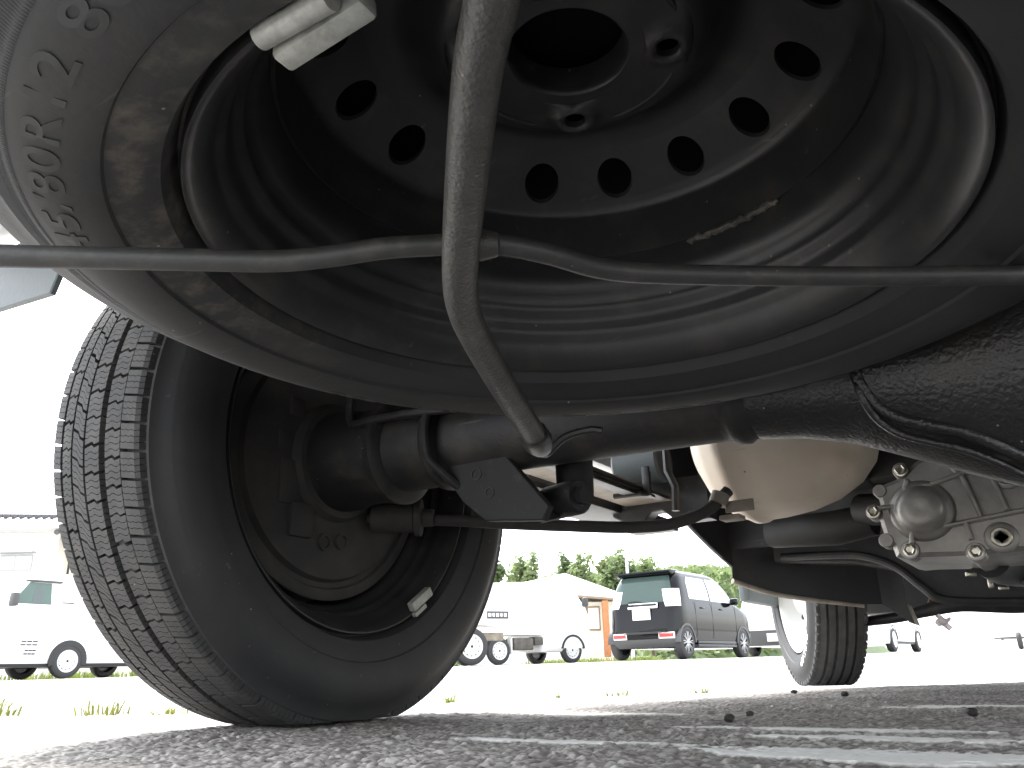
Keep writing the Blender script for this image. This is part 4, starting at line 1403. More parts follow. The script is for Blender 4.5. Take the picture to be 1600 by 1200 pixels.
# --- black tall hatchback, rear three-quarter view
def black_hatch():
    pr = Vector((-5.80, 14.54))
    hd = math.radians(-4.5)
    fwd = Vector((-math.sin(hd), math.cos(hd)))
    rt = Vector((fwd.y, -fwd.x))
    c = pr + fwd * 1.36 - rt * 0.66
    z = gzf(pr.x, pr.y)
    R = empty('hatchback', (c.x, c.y, z + 0.004), hd, 'glossy black hatchback with dark spoiler and red reflectors in its rear bumper', 'car')
    B = Body([(0.19, -1.60, 1.62, 0.66, .16), (0.28, -1.68, 1.68, 0.712, .2), (0.45, -1.70, 1.70, 0.732, .22), (0.70, -1.675, 1.68, 0.7375, .22), (0.84, -1.655, 1.60, 0.735, .2), (0.95, -1.635, 1.30, 0.728, .18),
              (1.02, -1.62, 1.04, 0.712, .22), (1.18, -1.595, 0.88, 0.690, .22), (1.32, -1.555, 0.72, 0.655, .22), (1.45, -1.48, 0.54, 0.612, .22), (1.53, -1.41, 0.40, 0.565, .24), (1.575, -1.33, 0.24, 0.49, .26), (1.60, -1.20, 0.05, 0.38, .26), (1.61, -1.0, -0.10, 0.26, .2)])
    B.mesh().build('body', M['blackpaint'], R, angle=60)
    g = MB()
    B.band(g, -0.47, 0.47, 0.99, 1.47, 0.006, 30, 8)
    g.build('rear_window', M['rearglass'], R)
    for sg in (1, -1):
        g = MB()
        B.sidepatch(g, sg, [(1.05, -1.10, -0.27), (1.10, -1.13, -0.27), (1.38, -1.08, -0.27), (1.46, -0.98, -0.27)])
        g.build('side_window', M['paleglass'], R)  # bright sky beyond the panes put into the pale glass colour
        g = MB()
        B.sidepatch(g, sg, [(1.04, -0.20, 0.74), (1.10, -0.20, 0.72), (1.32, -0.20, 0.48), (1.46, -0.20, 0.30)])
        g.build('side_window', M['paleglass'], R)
        l = MB()
        B.band(l, sg * 0.36, sg * 0.56, 0.905, 1.22, 0.012, 10, 4)
        l.build('tail_lamp', M['lamp'], R)
        r = MB()
        B.band(r, sg * 0.27, sg * 0.46, 0.375, 0.435, 0.014, 8, 2)
        rr = r.build('reflector', M['red'], R)
        rr['label'] = 'red reflector in a bright bezel'
        q = MB()
        B.band(q, sg * 0.255, sg * 0.475, 0.350, 0.460, 0.010, 8, 2)
        q.build('reflector_bezel', M['chrome'], rr)
        mr = MB()
        mr.box((sg * 0.80, 0.72, 1.07), (0.16, 0.09, 0.13), None, 0.03)
        mr.box((sg * 0.71, 0.74, 1.03), (0.05, 0.03, 0.03), None, 0.005)
        mr.build('wing_mirror', M['blackpaint'], R)
        for yy in (-0.30, 0.55):
            h = MB()
            h.box((sg * 0.742, yy - 0.35, 0.90), (0.02, 0.15, 0.025), None, 0.006)
            h.build('door_handle', M['blackpaint'], R)
        sk = MB()
        sk.box((sg * 0.735, -0.10, 0.285), (0.02, 1.70, 0.05), None, 0.008)
        sk.box((sg * 0.732, -0.10, 0.225), (0.03, 1.72, 0.05), None, 0.008)
        sk.build('side_skirt', M['greytrim'], R)
        for yy in (-0.95, -0.235, 0.86):
            dl = MB()
            dl.box((sg * 0.7372, yy, 0.68), (0.004, 0.006, 0.66), None)
            dl.build('door_gap', M['darktrim'], R)
        for yy in (-1.36, 1.16):
            a = MB()
            arch(a, 0.742, yy, 0.28, 0.293, 0.330, sg)
            a.build('wheel_arch', M['greytrim'], R)
        for yy in (-1.36, 1.16):
            car_wheel(R, sg * 0.738, yy, 0.283, sg, M['alloy'], 'alloy', 0.16, 0.195)
    s = MB()
    s.prism([(-1.20, 1.585), (-1.585, 1.560), (-1.600, 1.530), (-1.57, 1.515), (-1.44, 1.475), (-1.35, 1.50)], frame((0, 0, 0), (1, 0, 0), (0, 1, 0)), -0.575, 0.575, 0.02)
    s.build('spoiler', M['blackpaint'], R, angle=50)
    b = MB()
    B.band(b, -0.62, 0.62, 0.195, 0.345, 0.012, 40, 4)
    b.build('lower_bumper', M['greytrim'], R)
    b = MB()
    B.band(b, -0.30, 0.30, 0.44, 0.475, 0.010, 16, 2)
    b.build('bumper_step', M['darktrim'], R)
    p = MB()
    p.box((0, -1.686, 0.78), (0.37, 0.012, 0.19), None, 0.003)
    p.build('number_plate', M['plate'], R)
    p = MB()
    p.box((0.03, -1.668, 0.905), (0.62, 0.03, 0.045), None, 0.008)
    p.box((0.03, -1.664, 0.975), (0.58, 0.02, 0.02), None, 0.006)
    p.box((0.325, -1.664, 0.94), (0.03, 0.02, 0.085), None, 0.006)
    p.build('chrome_garnish', M['chrome'], R)
    p = MB()
    p.box((0.06, -1.662, 0.945), (0.44, 0.014, 0.05), None, 0.003)
    p.build('handle_recess', M['darktrim'], R)
    w = MB()
    w.tube([(0.0, -1.64, 1.0), (-0.12, -1.655, 1.022), (-0.30, -1.655, 1.012)], 0.008, 8)
    w.build('rear_wiper', M['darktrim'], R)


black_hatch()


# --- white van at the left
def white_van():
    P = Vector((-14.62, 8.25))
    hd = math.radians(182)
    R0 = empty('delivery_van', (P.x, P.y, gzf(P.x, P.y) + 0.0), hd, 'white boxy van with black wheel arch and dark vent slots on its flank', 'van')
    ox = 0.74                       # near side is the van's left: local x = -1.48 .. 0 -> shift
    B = Body([(0.20, -2.1, 1.40, 0.69, .12), (0.34, -2.15, 1.50, 0.73, .16), (0.86, -2.15, 1.48, 0.738, .16), (1.02, -2.15, 1.36, 0.738, .16), (1.20, -2.14, 1.19, 0.730, .15), (1.57, -2.12, 0.88, 0.690, .14), (1.68, -2.08, 0.76, 0.66, .14), (1.755, -1.98, 0.58, 0.56, .2), (1.775, -1.7, 0.3, 0.4, .2)])

    class Sh(MB):
        def add(s, vs, fs, mx=None):
            T = Matrix.Translation((ox, 0, 0))
            return MB.add(s, vs, fs, T @ mx if mx is not None else T)
    b = Sh()
    m = B.mesh()
    b.add(m.v, m.f)
    b.build('body', M['whitepaint'], R0, angle=60)
    for sg in (-1, 1):
        g = Sh()
        B.side(g, sg, [(1.12, 1.205), (0.44, 1.205), (0.46, 1.565), (0.84, 1.565)])
        gw = g.build('side_window', M['vanglass'], R0)
        s_ = Sh()
        B.side(s_, sg, [(0.78, 1.215), (0.58, 1.215), (0.60, 1.38), (0.63, 1.50), (0.72, 1.50), (0.76, 1.40)], 0.006, 0.004)
        s_.build('seat_seen_through_glass', M['seat'], gw)
        g = Sh()
        g.box((sg * 0.70, 0.60, 1.592), (0.07, 0.62, 0.035), None, 0.008)
        g.build('rain_visor', M['greytrim'], R0)
        g = Sh()
        g.box((sg * 0.82, 1.13, 1.26), (0.16, 0.10, 0.22), None, 0.03)
        g.build('wing_mirror', M['greytrim'], R0)
        for k, (z, y0, y1) in enumerate(((0.60, 0.57, 0.86), (0.545, 0.57, 0.87), (0.455, 0.58, 0.78), (0.40, 0.59, 0.79))):
            g = Sh()
            for q in range(3):
                ya = y0 + (y1 - y0) * q / 3
                g.box((sg * 0.737, ya + (y1 - y0) / 6.6, z), (0.008, (y1 - y0) / 3.6, 0.022), None)
            g.build('vent_slots', M['darktrim'], R0)['kind'] = 'stuff'
        g = Sh()
        g.box((sg * 0.735, 0.14, 1.25), (0.012, 0.22, 0.02), None, 0.004)
        g.build('door_handle', M['greytrim'], R0)
        g = Sh()
        B.band(g, sg * 0.62, sg * 1.38, 0.185, 0.245, 0.010, 20, 2)
        g.build('sill_trim', M['darktrim'], R0)
        for yy in (0.0, -1.62):
            g = Sh()
            arch(g, 0.747, yy, 0.285, 0.25, 0.345, sg, -0.25, PI + 0.25)
            g.build('wheel_arch', M['darktrim'], R0)
        for yy in (0.0, -1.62):
            car_wheel(R0, ox + sg * 0.742, yy, 0.283, sg, M['steelwhite'], 'steel', 0.15, 0.185)
    g = Sh()
    B.band(g, 1.62, 2.0, 0.19, 0.26, 0.010, 8, 2)
    g.build('bumper_skirt', M['darktrim'], R0)


M['vanglass'] = mat('greenish_glass', (0.085, 0.125, 0.108), 0.15, spec=0.3)
white_van()


# --- other white vehicles
def small_truck(name, label, P, hd, parts='full', group=None):
    """white kei truck: cab forward, flat bed; origin at near (right) rear wheel"""
    R = empty(name, (P[0], P[1], gzf(P[0], P[1])), hd, label, 'truck')
    ox = -0.66
    b = MB()
    b.box((ox, 0.10, 0.60), (1.42, 1.95, 0.05), None, 0.01)
    b.box((ox + 0.70, 0.10, 0.77), (0.03, 1.95, 0.30), None, 0.01)
    b.box((ox - 0.70, 0.10, 0.77), (0.03, 1.95, 0.30), None, 0.01)
    b.box((ox, -0.87, 0.77), (1.42, 0.03, 0.30), None, 0.01)
    b.build('cargo_bed', M['whitepaint'], R)
    c = Body([(0.24, 1.12, 2.35, 0.66, .10), (0.34, 1.10, 2.45, 0.72, .14), (0.95, 1.10, 2.44, 0.73, .14), (1.15, 1.10, 2.36, 0.72, .14), (1.62, 1.16, 2.02, 0.66, .12), (1.74, 1.25, 1.90, 0.60, .14), (1.78, 1.4, 1.75, 0.45, .15)])
    m = c.mesh()
    cb = MB().add(m.v, m.f, Matrix.Translation((ox, 0, 0)))
    cb.build('cab', M['whitepaint'], R, angle=60)
    for sg in (1, -1):
        g = MB()
        c.side(g, sg, [(1.30, 1.16), (2.18, 1.14), (1.98, 1.55), (1.34, 1.57)])
        MB().add(g.v, g.f, Matrix.Translation((ox, 0, 0))).build('side_window', M['paleglass'], R)
        mr = MB()
        mr.box((ox + sg * 0.83, 2.20, 1.27), (0.15, 0.09, 0.20), None, 0.03)
        mr.build('wing_mirror', M['greytrim'], R)
        for yy in (0.0, 1.90):
            car_wheel(R, ox + sg * 0.70, yy, 0.268, sg, M['steelwhite'], 'steel', 0.14, 0.175)
        a = MB()
        arch(a, 0.735, 1.90, 0.27, 0.275, 0.32, sg, 0.1, PI - 0.1)
        MB().add(a.v, a.f, Matrix.Translation((ox, 0, 0))).build('wheel_arch', M['darktrim'], R)
    f = MB()
    f.box((ox + 0.30, 0.75, 0.42), (0.10, 2.9, 0.12), None, 0.01)
    f.box((ox - 0.30, 0.75, 0.42), (0.10, 2.9, 0.12), None, 0.01)
    f.box((ox, 0.0, 0.27), (1.1, 0.10, 0.10), None, 0.02)
    f.build('chassis_frame', M['dirtyframe'], R)
    f = MB()
    f.box((ox + 0.52, 0.62, 0.40), (0.34, 0.50, 0.24), None, 0.03)
    f.box((ox + 0.56, 1.02, 0.46), (0.24, 0.22, 0.16), None, 0.02)
    f.build('fuel_tank', M['darktank'], R)
    for yy in (-0.36, 0.31):
        f = MB()
        f.box((ox + 0.61, yy, 0.37), (0.16, 0.02, 0.33), None, 0.005)
        f.build('mud_guard', M['plate'], R)
    return R


M['dirtyframe'] = mat('dirty_frame', (0.30, 0.27, 0.22), 0.8, col2=(0.16, 0.13, 0.10), nscale=6)
M['darktank'] = mat('dark_tank', (0.07, 0.065, 0.06), 0.7, col2=(0.12, 0.105, 0.085), nscale=8)
small_truck('flatbed_truck', 'white flatbed truck with exposed undercarriage standing next to the black hatchback', (-9.77, 14.44), math.radians(-22))
FT = small_truck('flatbed_truck', 'white flatbed truck mostly hidden by the big tyre, dark lettered strip on its bed', (-8.63, 10.99), math.radians(150))
tp = MB()
tp.box((0, 0, 0), (0.36, 0.012, 0.11), None, 0.003)
sg = tp.build('lettered_strip', M['greytrim'], FT)
sg.location = (-1.384, -0.42, 0.72)
sg.rotation_euler = (0, 0, -PI / 2)
# illegible pale characters on the strip: plain blocks
lm = MB()
for k, w in enumerate((0.05, 0.035, 0.05, 0.03, 0.045)):
    lm.box((-0.14 + 0.066 * k, -0.008, 0.0), (w, 0.006, 0.05), None, 0.002)
lm.build('worn_characters', M['plate'], sg)['kind'] = 'stuff'


def simple_car(name, label, cat, P, hd, L, Wd, H, lower, bumper, rear_plate, wheel_r=0.31):
    fwd = Vector((-math.sin(hd), math.cos(hd)))
    R = empty(name, (P[0], P[1], gzf(P[0], P[1])), hd, label, cat)
    a, w = L / 2, Wd / 2
    B = Body([(0.20, -a + .06, a - .06, w - .06, .16), (0.32, -a, a, w - .02, .22), (0.60, -a - .02, a + .02, w, .24), (0.88, -a + .02, a - .06, w, .22), (1.00, -a + .06, a - .75, w - .02, .2), (H - .22, -a + .22, a - 1.25, w - .12, .18), (H - .05, -a + .36, a - 1.45, w - .18, .2), (H, -a + .7, a - 1.75, w - .3, .25)])
    B.mesh().build('body', lower, R, angle=60)
    g = MB()
    B.rear(g, [(-w + .22, 1.04), (w - .22, 1.04), (w - .28, H - .22), (-w + .28, H - .22)])
    g.build('rear_window', M['paleglass'], R)
    for sg in (1, -1):
        g = MB()
        B.side(g, sg, [(-a + .55, 1.04), (a - 1.0, 1.02), (a - 1.35, H - .24), (-a + .65, H - .24)])
        g.build('side_window', M['paleglass'], R)
        l = MB()
        B.band(l, sg * 0.40, sg * 0.60, 0.70, 0.86, 0.012, 8, 3)
        l.build('tail_lamp', M['greytrim'] if bumper is None else M['lamp'], R)
        for yy in (-a + .72, a - .85):
            ar = MB()
            arch(ar, w + .004, yy, wheel_r, wheel_r + .015, wheel_r + .05, sg)
            car_wheel(R, sg * (w + .002), yy, wheel_r, sg, M['steelwhite'] if bumper is None else M['alloy'], 'steel', 0.18)
            ar.build('wheel_arch', M['darktrim'], R)
        mr = MB()
        mr.box((sg * (w + .08), a - 1.2, 1.05), (0.18, 0.10, 0.14), None, 0.03)
        mr.build('wing_mirror', lower, R)
        sl = MB()
        B.band(sl, sg * 0.66, sg * 1.34, 0.20, 0.26, 0.008, 14, 2)
        sl.build('sill_trim', M['greytrim'], R)
    if bumper is not None:
        b = MB()
        B.band(b, -0.60, 0.60, 0.22, 0.56, 0.02, 30, 4)
        b.build('rear_bumper', bumper, R)
    if rear_plate:
        p = MB()
        p.box((0, -a - .055, 0.40), (0.34, 0.012, 0.18), None, 0.003)
        p.build('number_plate', M['plate'], R)
    return R


simple_car('wagon', 'pale wagon with dark grey rear bumper and white plate beside the black hatchback', 'car', (-5.62, 22.0), math.radians(-2), 4.3, 1.72, 1.75, M['whitepaint'], M['greytrim'], True)
simple_car('saloon_car', 'white low car glimpsed between the front tyre and the dark splash guard', 'car', (-4.35, 24.3), math.radians(-4), 4.2, 1.66, 1.42, M['whitepaint'], None, False, 0.30)

# --- hand cart with a red wheel at the far right
HC = empty('hand_cart', (-0.72, 17.08, gzf(-0.72, 17.08)), math.radians(60), 'low hand cart with a red wheel hub and dark drawbar, alone on the pale pavement', 'hand cart')
w = MB()
fr = frame((0.0, 0, 0.145), (0.5, -0.86, 0), (0.86, 0.5, 0))
w.lathe([(-0.035, 0.085), (-0.04, 0.11), (-0.035, 0.135), (0, 0.145), (0.035, 0.135), (0.04, 0.11), (0.035, 0.085)], fr, 32)
hw_ = w.build('wheel', M['cartyre'], HC)
w = MB()
w.lathe([(-0.03, 0.088), (0.03, 0.088), (0.02, 0.07), (0.026, 0.03), (0.04, 0.025), (0.04, 0)], fr, 28)
w.build('rim', M['orange'], hw_)
w = MB()
w.lathe([(0.041, 0.018), (0.05, 0.016), (0.05, 0)], fr, 16)
w.build('hub_cap', M['plate'], hw_)
w = MB()
w.box((-0.24, -0.14, 0.165), (0.03, 0.52, 0.018), Matrix.Rotation(math.radians(-60), 4, 'Z'), 0.003)
w.box((-0.08, -0.05, 0.20), (0.05, 0.03, 0.09), None, 0.004)
w.box((0.30, 0.20, 0.20), (0.70, 0.45, 0.03), None, 0.005)
w.build('cart_frame', M['greytrim'], HC)

# ------------------------------------------------------------------ buildings
def left_house():
    u = Vector((0.806, 0.592, 0))
    O = Vector((-22.35, 12.3, gzf(-22.35, 12.3)))
    rz = math.atan2(u.y, u.x)
    R = empty('tiled_house', O, rz, 'cream house with grey tile ridge behind the white van', 'house')
    w = MB()
    w.box((-3.6, 2.2, 1.95), (6.2, 4.0, 3.9))
    w.build('wall', M['wallwhite'], R)
    w = MB()
    w.box((0.55, 2.5, 1.83), (2.1, 3.6, 3.66))
    w.build('wing_wall', M['cream'], R)
    r = MB()
    r.add([(-7.2, -0.75, 3.95), (0.9, -0.75, 3.85), (0.9, -0.2, 4.12), (-7.2, -0.2, 4.30), (-7.2, 4.8, 3.95), (0.9, 4.8, 3.95), (-7.2, -0.75, 3.88), (0.9, -0.75, 3.80), (-7.2, 4.8, 3.88), (0.9, 4.8, 3.88)],
          [(0, 1, 2, 3), (3, 2, 5, 4), (0, 1, 7, 6), (6, 7, 9, 8), (1, 2, 5, 9, 7), (0, 3, 4, 8, 6)])
    rf = r.build('roof', M['paleroof'], R)  # sky glare on the tiled roof put into its pale colour
    t = MB()
    for k in range(40):
        t.tube([(-7.2 + 0.205 * k, -0.2, 4.36 - 0.0045 * k), (-7.2 + 0.205 * k + 0.165, -0.2, 4.37 - 0.0045 * k)], [0.075, 0.055], 10)
    t.build('ridge_tiles', M['tile'], rf)['kind'] = 'stuff'
    r = MB()
    r.add([(-0.25, -0.6, 3.70), (1.9, -0.6, 3.66), (1.9, 0.8, 3.80), (-0.25, 0.8, 3.84), (-0.25, -0.6, 3.63), (1.9, -0.6, 3.60), (1.9, 0.8, 3.60), (-0.25, 0.8, 3.63)],
          [(0, 1, 2, 3), (0, 1, 5, 4), (4, 5, 6, 7), (0, 3, 7, 4), (1, 2, 6, 5)])
    lr = r.build('lower_roof', M['cream'], R)
    t = MB()
    for k in range(11):
        t.tube([(-0.20 + 0.2 * k, -0.64, 3.715 - 0.004 * k), (-0.20 + 0.2 * k, 0.8, 3.86 - 0.004 * k)], [0.075, 0.06], 8)
    t.build('eave_tiles', M['tile'], lr)['kind'] = 'stuff'
    for x, wd in ((-1.55, 0.75), (-2.6, 0.75)):
        f = MB()
        f.box((x, 0.185, 3.02), (wd + 0.1, 0.06, 0.42), None, 0.008)
        wf_ = f.build('window', M['galv'], R)
        p = MB()
        p.box((x - wd / 4, 0.150, 3.02), (wd / 2 - 0.06, 0.02, 0.32), None)
        p.box((x + wd / 4, 0.150, 3.02), (wd / 2 - 0.06, 0.02, 0.32), None)
        p.build('pane', M['paleglass'], wf_)
        p = MB()
        p.box((x, 0.10, 3.30), (wd + 0.2, 0.22, 0.04), None, 0.005)
        p.build('window_hood', M['galv'], wf_)
    d = MB()
    d.tube([(0.50, -0.62, 3.60), (0.45, -0.60, 3.50), (0.15, -0.35, 3.42), (0.08, -0.28, 3.25), (0.08, -0.28, 0.05)], 0.030, 8)
    d.build('downpipe', M['darktrim'], R)
    f = MB()
    f.box((0.92, 0.68, 2.35), (0.10, 0.08, 1.75), None, 0.005)
    f.box((1.25, 0.68, 3.10), (0.8, 0.08, 0.05), None, 0.005)
    f.box((1.60, 0.68, 2.35), (0.05, 0.08, 1.55), None, 0.005)
    wf_ = f.build('window', M['wood'], R)
    p = MB()
    p.box((1.0, 0.70, 2.4), (0.22, 0.02, 1.4), None)
    p.build('pane', M['wood'], wf_)
    for k in range(7):
        b = MB()
        b.box((1.16 + 0.075 * k, 0.66, 2.15), (0.022, 0.022, 0.95), None)
        b.build('bar', M['plate'], wf_)


def far_house():
    O = Vector((-19.3, 34.6, gzf(-19.3, 34.6)))
    u = Vector((0.81, 0.586, 0))
    R = empty('bungalow', O, math.atan2(u.y, u.x), 'white roofed bungalow with an orange porch post, beyond the parked trucks', 'house')
    w = MB()
    w.box((-0.2, 2.0, 1.35), (5.0, 3.4, 2.7))
    w.build('wall', M['cream'], R)
    r = MB()
    r.add([(-3.0, -0.6, 3.42), (2.75, -0.6, 2.85), (2.75, 4.2, 2.85), (-3.0, 4.2, 3.42), (-0.1, 0.8, 4.12), (-0.1, 2.8, 4.12), (-3.0, -0.6, 3.30), (2.75, -0.6, 2.73), (2.75, 4.2, 2.73), (-3.0, 4.2, 3.30)],
          [(0, 1, 4), (1, 2, 5, 4), (2, 3, 5), (3, 0, 4, 5), (0, 1, 7, 6), (1, 2, 8, 7), (2, 3, 9, 8), (3, 0, 6, 9), (6, 7, 8, 9)])
    r.build('roof', M['paleroof'], R)
    e = MB()
    e.prism([(0.3, 2.87), (2.70, 2.63), (2.70, 2.70), (0.3, 2.94)], frame((0, -0.57, 0), (0, -1, 0), (1, 0, 0)), -0.06, 0.0)
    e.build('eave_board', M['wood'], R)
    e = MB()
    e.box((1.56, -0.45, 1.45), (0.28, 0.28, 2.5), None, 0.02)
    e.build('porch_post', M['pillar'], R)
    for x in (0.45, 1.10):
        f = MB()
        f.box((x, 0.27, 1.95), (0.62, 0.08, 1.1), None, 0.01)
        f1 = f.build('window', M['wood'], R)
        p = MB()
        p.box((x, 0.22, 1.95), (0.50, 0.03, 0.96), None)
        p.build('pane', M['paleglass'], f1)


def white_shed():
    u = Vector((0.84, 0.54, 0))
    O = Vector((-17.0, 26.6, gzf(-17.0, 26.6)))
    R = empty('storage_shed', O, math.atan2(u.y, u.x), 'plain white shed with two narrow green strips on its front', 'shed')
    w = MB()
    w.box((-0.4, 1.2, 1.42), (3.0, 2.4, 2.84), None, 0.02)
    w.build('wall', M['wallwhite'], R)
    w = MB()
    w.box((-0.4, 1.2, 2.88), (3.2, 2.6, 0.10), None, 0.02)
    w.build('roof', M['paleroof'], R)
    for x, z, h in ((-0.32, 2.32, 0.38), (0.27, 2.36, 0.28)):
        s = MB()
        s.box((x, -0.012, z), (0.075, 0.03, h), None, 0.004)
        s.build('green_strip', M['green'], R)


left_house()
far_house()
white_shed()
po = MB()
x, y = -19.56, 41.63
po.tube([(x, y, 0.0), (x, y, 6.3)], [0.11, 0.08], 10)
po.box((x, y, 5.9), (1.1, 0.08, 0.08), None)
tag(po.build('utility_pole', M['galv']), 'thin grey pole standing among the trees above the black hatchback', 'pole')

# ------------------------------------------------------------------ trees, hill, grass
def leaf_cloud(mb, c, rad, n, size, rg, flat=0.6):
    for _ in range(n):
        while True:
            p = Vector((rg.uniform(-1, 1), rg.uniform(-1, 1), rg.uniform(-1, 1)))
            if 0.25 < p.length < 1:
                break
        p = Vector((c[0] + p.x * rad[0], c[1] + p.y * rad[1], c[2] + p.z * rad[2]))
        a = Vector((rg.gauss(0, 1), rg.gauss(0, 1), rg.gauss(0, flat))).normalized()
        b = a.cross(Vector((rg.gauss(0, 1), rg.gauss(0, 1), rg.gauss(0, 1)))).normalized()
        s = size * rg.uniform(0.5, 1.2)
        a, b = a * s, b * s * 0.55
        mb.add([p - a, p - b * 0.9, p + a, p + b * 0.9 + a.cross(b) * 0.3 / max(s, 1e-3)], [(0, 1, 2, 3)])


TREES = [(-28.59, 41.91, 6.47, 0.75, 'slim tree standing nearest the tread of the big tyre'), (-27.77, 43.57, 6.79, 0.95, 'loose green tree second from the big tyre'), (-26.52, 43.15, 6.72, 0.7, 'narrow upright tree just before the bungalow roof peak'),
         (-25.54, 45.0, 6.81, 0.65, 'thin sparse tree directly above the bungalow roof peak'), (-24.17, 44.72, 6.58, 0.9, 'bushy tree over the bungalow roof slope beside the orange post'), (-23.22, 46.58, 6.59, 1.0, 'round crowned tree between the bungalow and the grey pole'),
         (-22.05, 46.02, 6.74, 1.05, 'full green tree directly behind the grey pole'), (-21.6, 48.9, 6.55, 1.3, 'broad low tree over the roof of the black hatchback'), (-30.55, 52.98, 6.6, 1.7, 'wide pale tree in the gap further back behind the slim ones'),
         (-31.9, 50.2, 6.9, 1.2, 'rounded tree further back, beside the slim tree nearest the big tyre'), (-27.9, 52.6, 6.7, 1.3, 'wide tree further back, behind the bungalow roof peak'), (-25.6, 54.6, 6.9, 1.4, 'wide tree further back, between the roof peak and the grey pole')]
for i, (x, y, top, rw, lab) in enumerate(TREES):
    rg = random.Random(50 + i)
    g0 = gzf(x, y)
    rw *= 1.55
    R = empty('broadleaf_tree', (x, y, g0), 0, lab, 'tree', 'trees behind the bungalow')
    h = top - g0
    t = MB()
    t.tube([(0, 0, -0.05), (0.05, 0.02, h * 0.35), (-0.06, 0.03, h * 0.7), (0.02, 0, h * 0.93)], [0.13, 0.10, 0.06, 0.02], 8, smooth=3)
    for k in range(6):
        a = rg.uniform(0, 2 * PI)
        z = h * rg.uniform(0.45, 0.8)
        t.tube([(0, 0, z), (math.cos(a) * rw * 0.5, math.sin(a) * rw * 0.5, z + 0.35), (math.cos(a) * rw * 0.85, math.sin(a) * rw * 0.85, z + 0.6)], [0.04, 0.025, 0.01], 6)
    t.build('trunk', M['bark'], R)
    c = MB()
    for k in range(13):
        a = rg.uniform(0, 2 * PI)
        q = rg.uniform(0, 1)
        rr = rw * (0.75 - 0.45 * q) * rg.uniform(0.3, 1)
        leaf_cloud(c, (math.cos(a) * rr, math.sin(a) * rr, h * (0.48 + 0.44 * q)), (rw * 0.42, rw * 0.42, h * 0.085 * rg.uniform(.8, 1.5)), 120, 0.19, rg)
    leaf_cloud(c, (0, 0, h * 0.96), (rw * 0.25, rw * 0.25, h * 0.06), 60, 0.14, rg)
    c.build('crown', M['leaf'] if i % 3 else M['leafd'], R, flat=True)


def hill():
    def hz(x, y):
        # ridge seen above the hatchback, falling to the right
        s = (x + 33) / 16.0
        top = 8.9 - 3.2 * max(0, s - 0.2) ** 1.6 - 2.0 * max(0, -s - 0.6)
        k = min(1, max(0, (y - 55) / 22.0))
        e = min(1, max(0, (-19.5 - x) / 5.0))
        return max(-0.3, top * (k * k * (3 - 2 * k)) - 0.7) * e - 0.6 * (1 - e)
    m = MB()
    m.grid(lambda u, v: (-95 + 76 * u, 54 + 70 * v, hz(-95 + 76 * u, 54 + 70 * v)), 60, 36)
    o = m.build('hill', M['leafd'])
    o['kind'] = 'structure'
    rg = random.Random(3)
    w = MB()
    for _ in range(16000):
        x, y = rg.uniform(-60, -8), rg.uniform(57, 84)
        z = hz(x, y)
        if z < 0.3:
            continue
        s = rg.uniform(0.16, 0.5)
        p = Vector((x, y, z + rg.uniform(0, 0.9)))
        a = Vector((rg.gauss(0, 1), rg.gauss(0, 1), rg.gauss(0, .7))).normalized() * s
        b = a.cross(Vector((rg.gauss(0, 1), rg.gauss(0, 1), rg.gauss(0, 1)))).normalized() * s * 0.6
        w.add([p - a, p - b, p + a, p + b], [(0, 1, 2, 3)])
    o = w.build('hill_woods', M['leaf'], flat=True)
    o['kind'] = 'stuff'


hill()


def blades(mb, x, y, n, spread, hgt, rg, wd=0.0022):
    for _ in range(n):
        a = rg.uniform(0, 2 * PI)
        r = spread * math.sqrt(rg.random())
        bx, by = x + r * math.cos(a), y + r * math.sin(a)
        bz = gzf(bx, by) - 0.008
        h = hgt * rg.uniform(0.45, 1.1)
        ln = h * rg.uniform(0.3, 1.3)
        d = Vector((math.cos(a + rg.gauss(0, .7)), math.sin(a + rg.gauss(0, .7)), 0))
        s = Vector((-d.y, d.x, 0)) * wd * rg.uniform(.7, 1.3)
        p0 = Vector((bx, by, bz))
        p1 = p0 + d * ln * 0.35 + Vector((0, 0, h * 0.65))
        p2 = p0 + d * ln + Vector((0, 0, h * rg.uniform(0.7, 1.0)))
        mb.add([p0 - s, p0 + s, p1 + s * .8, p1 - s * .8, p2], [(0, 1, 2, 3), (3, 2, 4)])


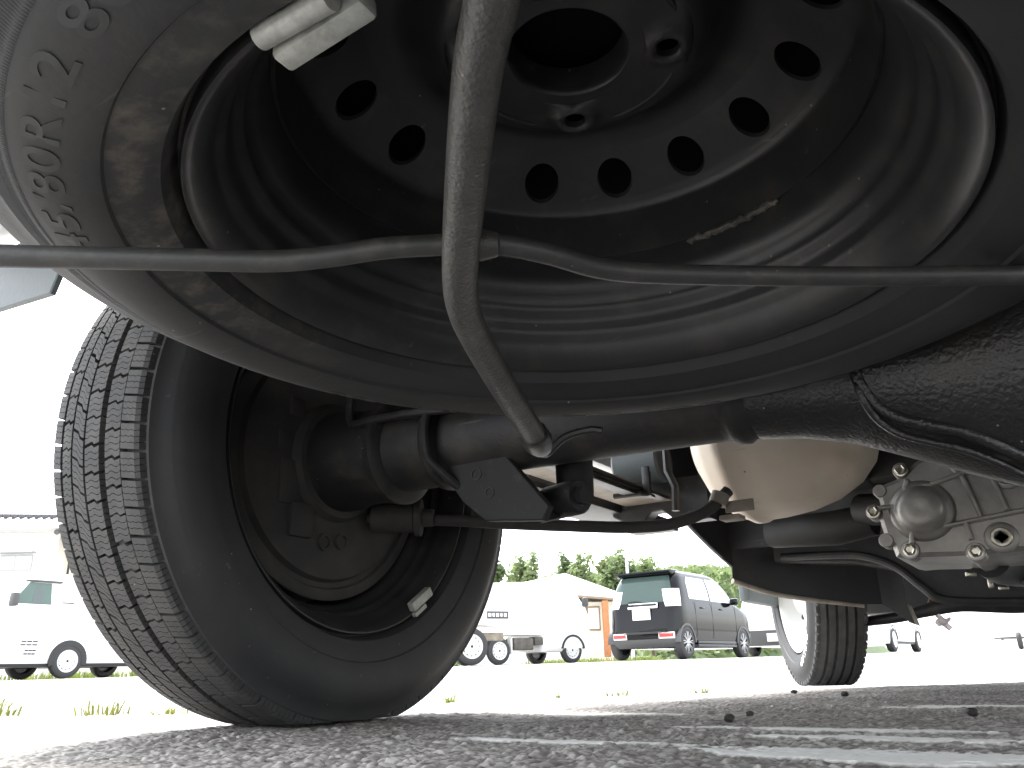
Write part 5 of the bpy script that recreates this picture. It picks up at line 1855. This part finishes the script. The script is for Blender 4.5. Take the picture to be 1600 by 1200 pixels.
TUFTS = [(-1.235, 0.60, 34, 0.035, 0.040, 'largest grass tuft, in the seam below the front of the white van'), (-1.06, 0.655, 22, 0.030, 0.034, 'spiky grass tuft in the seam below the rear of the white van'), (-0.99, 0.70, 14, 0.026, 0.018, 'short grass tuft in the seam touching the tread of the big tyre'),
         (-0.885, 1.155, 12, 0.012, 0.026, 'lone upright sprout in the seam below the flatbed trucks'), (-0.84, 1.45, 12, 0.03, 0.016, 'flat yellowish weed in the seam between the flatbed trucks and the hatchback'), (-0.80, 1.62, 12, 0.025, 0.020, 'weed in the seam below the black hatchback'), (-0.71, 1.86, 10, 0.02, 0.020, 'weed in the seam nearest the front tyre')]
for i, (x, y, n, sp, h, lab) in enumerate(TUFTS):
    rg = random.Random(80 + i)
    mb = MB()
    blades(mb, x, y, n * 2, sp, h, rg, 0.0016)
    tag(mb.build('grass_tuft', M['grass'], flat=True), lab, 'grass tuft', 'weeds growing in the slab seam')
vg = MB()
rg = random.Random(5)
for _ in range(260):
    blades(vg, -16.9 + rg.uniform(-.7, .7), rg.uniform(2.5, 16), 9, 0.25, 0.16, rg, 0.012)
for _ in range(90):
    blades(vg, rg.uniform(-12.0, -8.6), 19.6 + rg.uniform(-.8, .8), 9, 0.25, 0.13, rg, 0.012)
o = vg.build('verge_grass', M['grass'], flat=True)
o['kind'] = 'stuff'

# loose dark pebbles under the truck
for i, (x, y, r, lab) in enumerate(((-0.243, 0.69, 0.0045, 'small black pebble beside the long worn paint stripe'), (-0.252, 0.77, 0.0038, 'small black pebble behind the long worn paint stripe'), (-0.08, 0.82, 0.0050, 'largest black pebble, lying alone far from the paint stripes'), (-0.437, 1.60, 0.006, 'dark crumb below the outer sidewall of the front tyre'), (-0.313, 1.43, 0.006, 'dark crumb below the tread of the front tyre'))):
    rg = random.Random(i)
    bm = bmesh.new()
    bmesh.ops.create_icosphere(bm, subdivisions=2, radius=r)
    for v in bm.verts:
        v.co = v.co * rg.uniform(0.78, 1.15)
        v.co.z *= 0.7
    me = bpy.data.meshes.new('pebble')
    bm.to_mesh(me)
    bm.free()
    o = link('pebble', me, M['stone'])
    o.location = (x, y, gzf(x, y) + r * 0.45)
    tag(o, lab, 'pebble', 'loose pebbles on the asphalt')
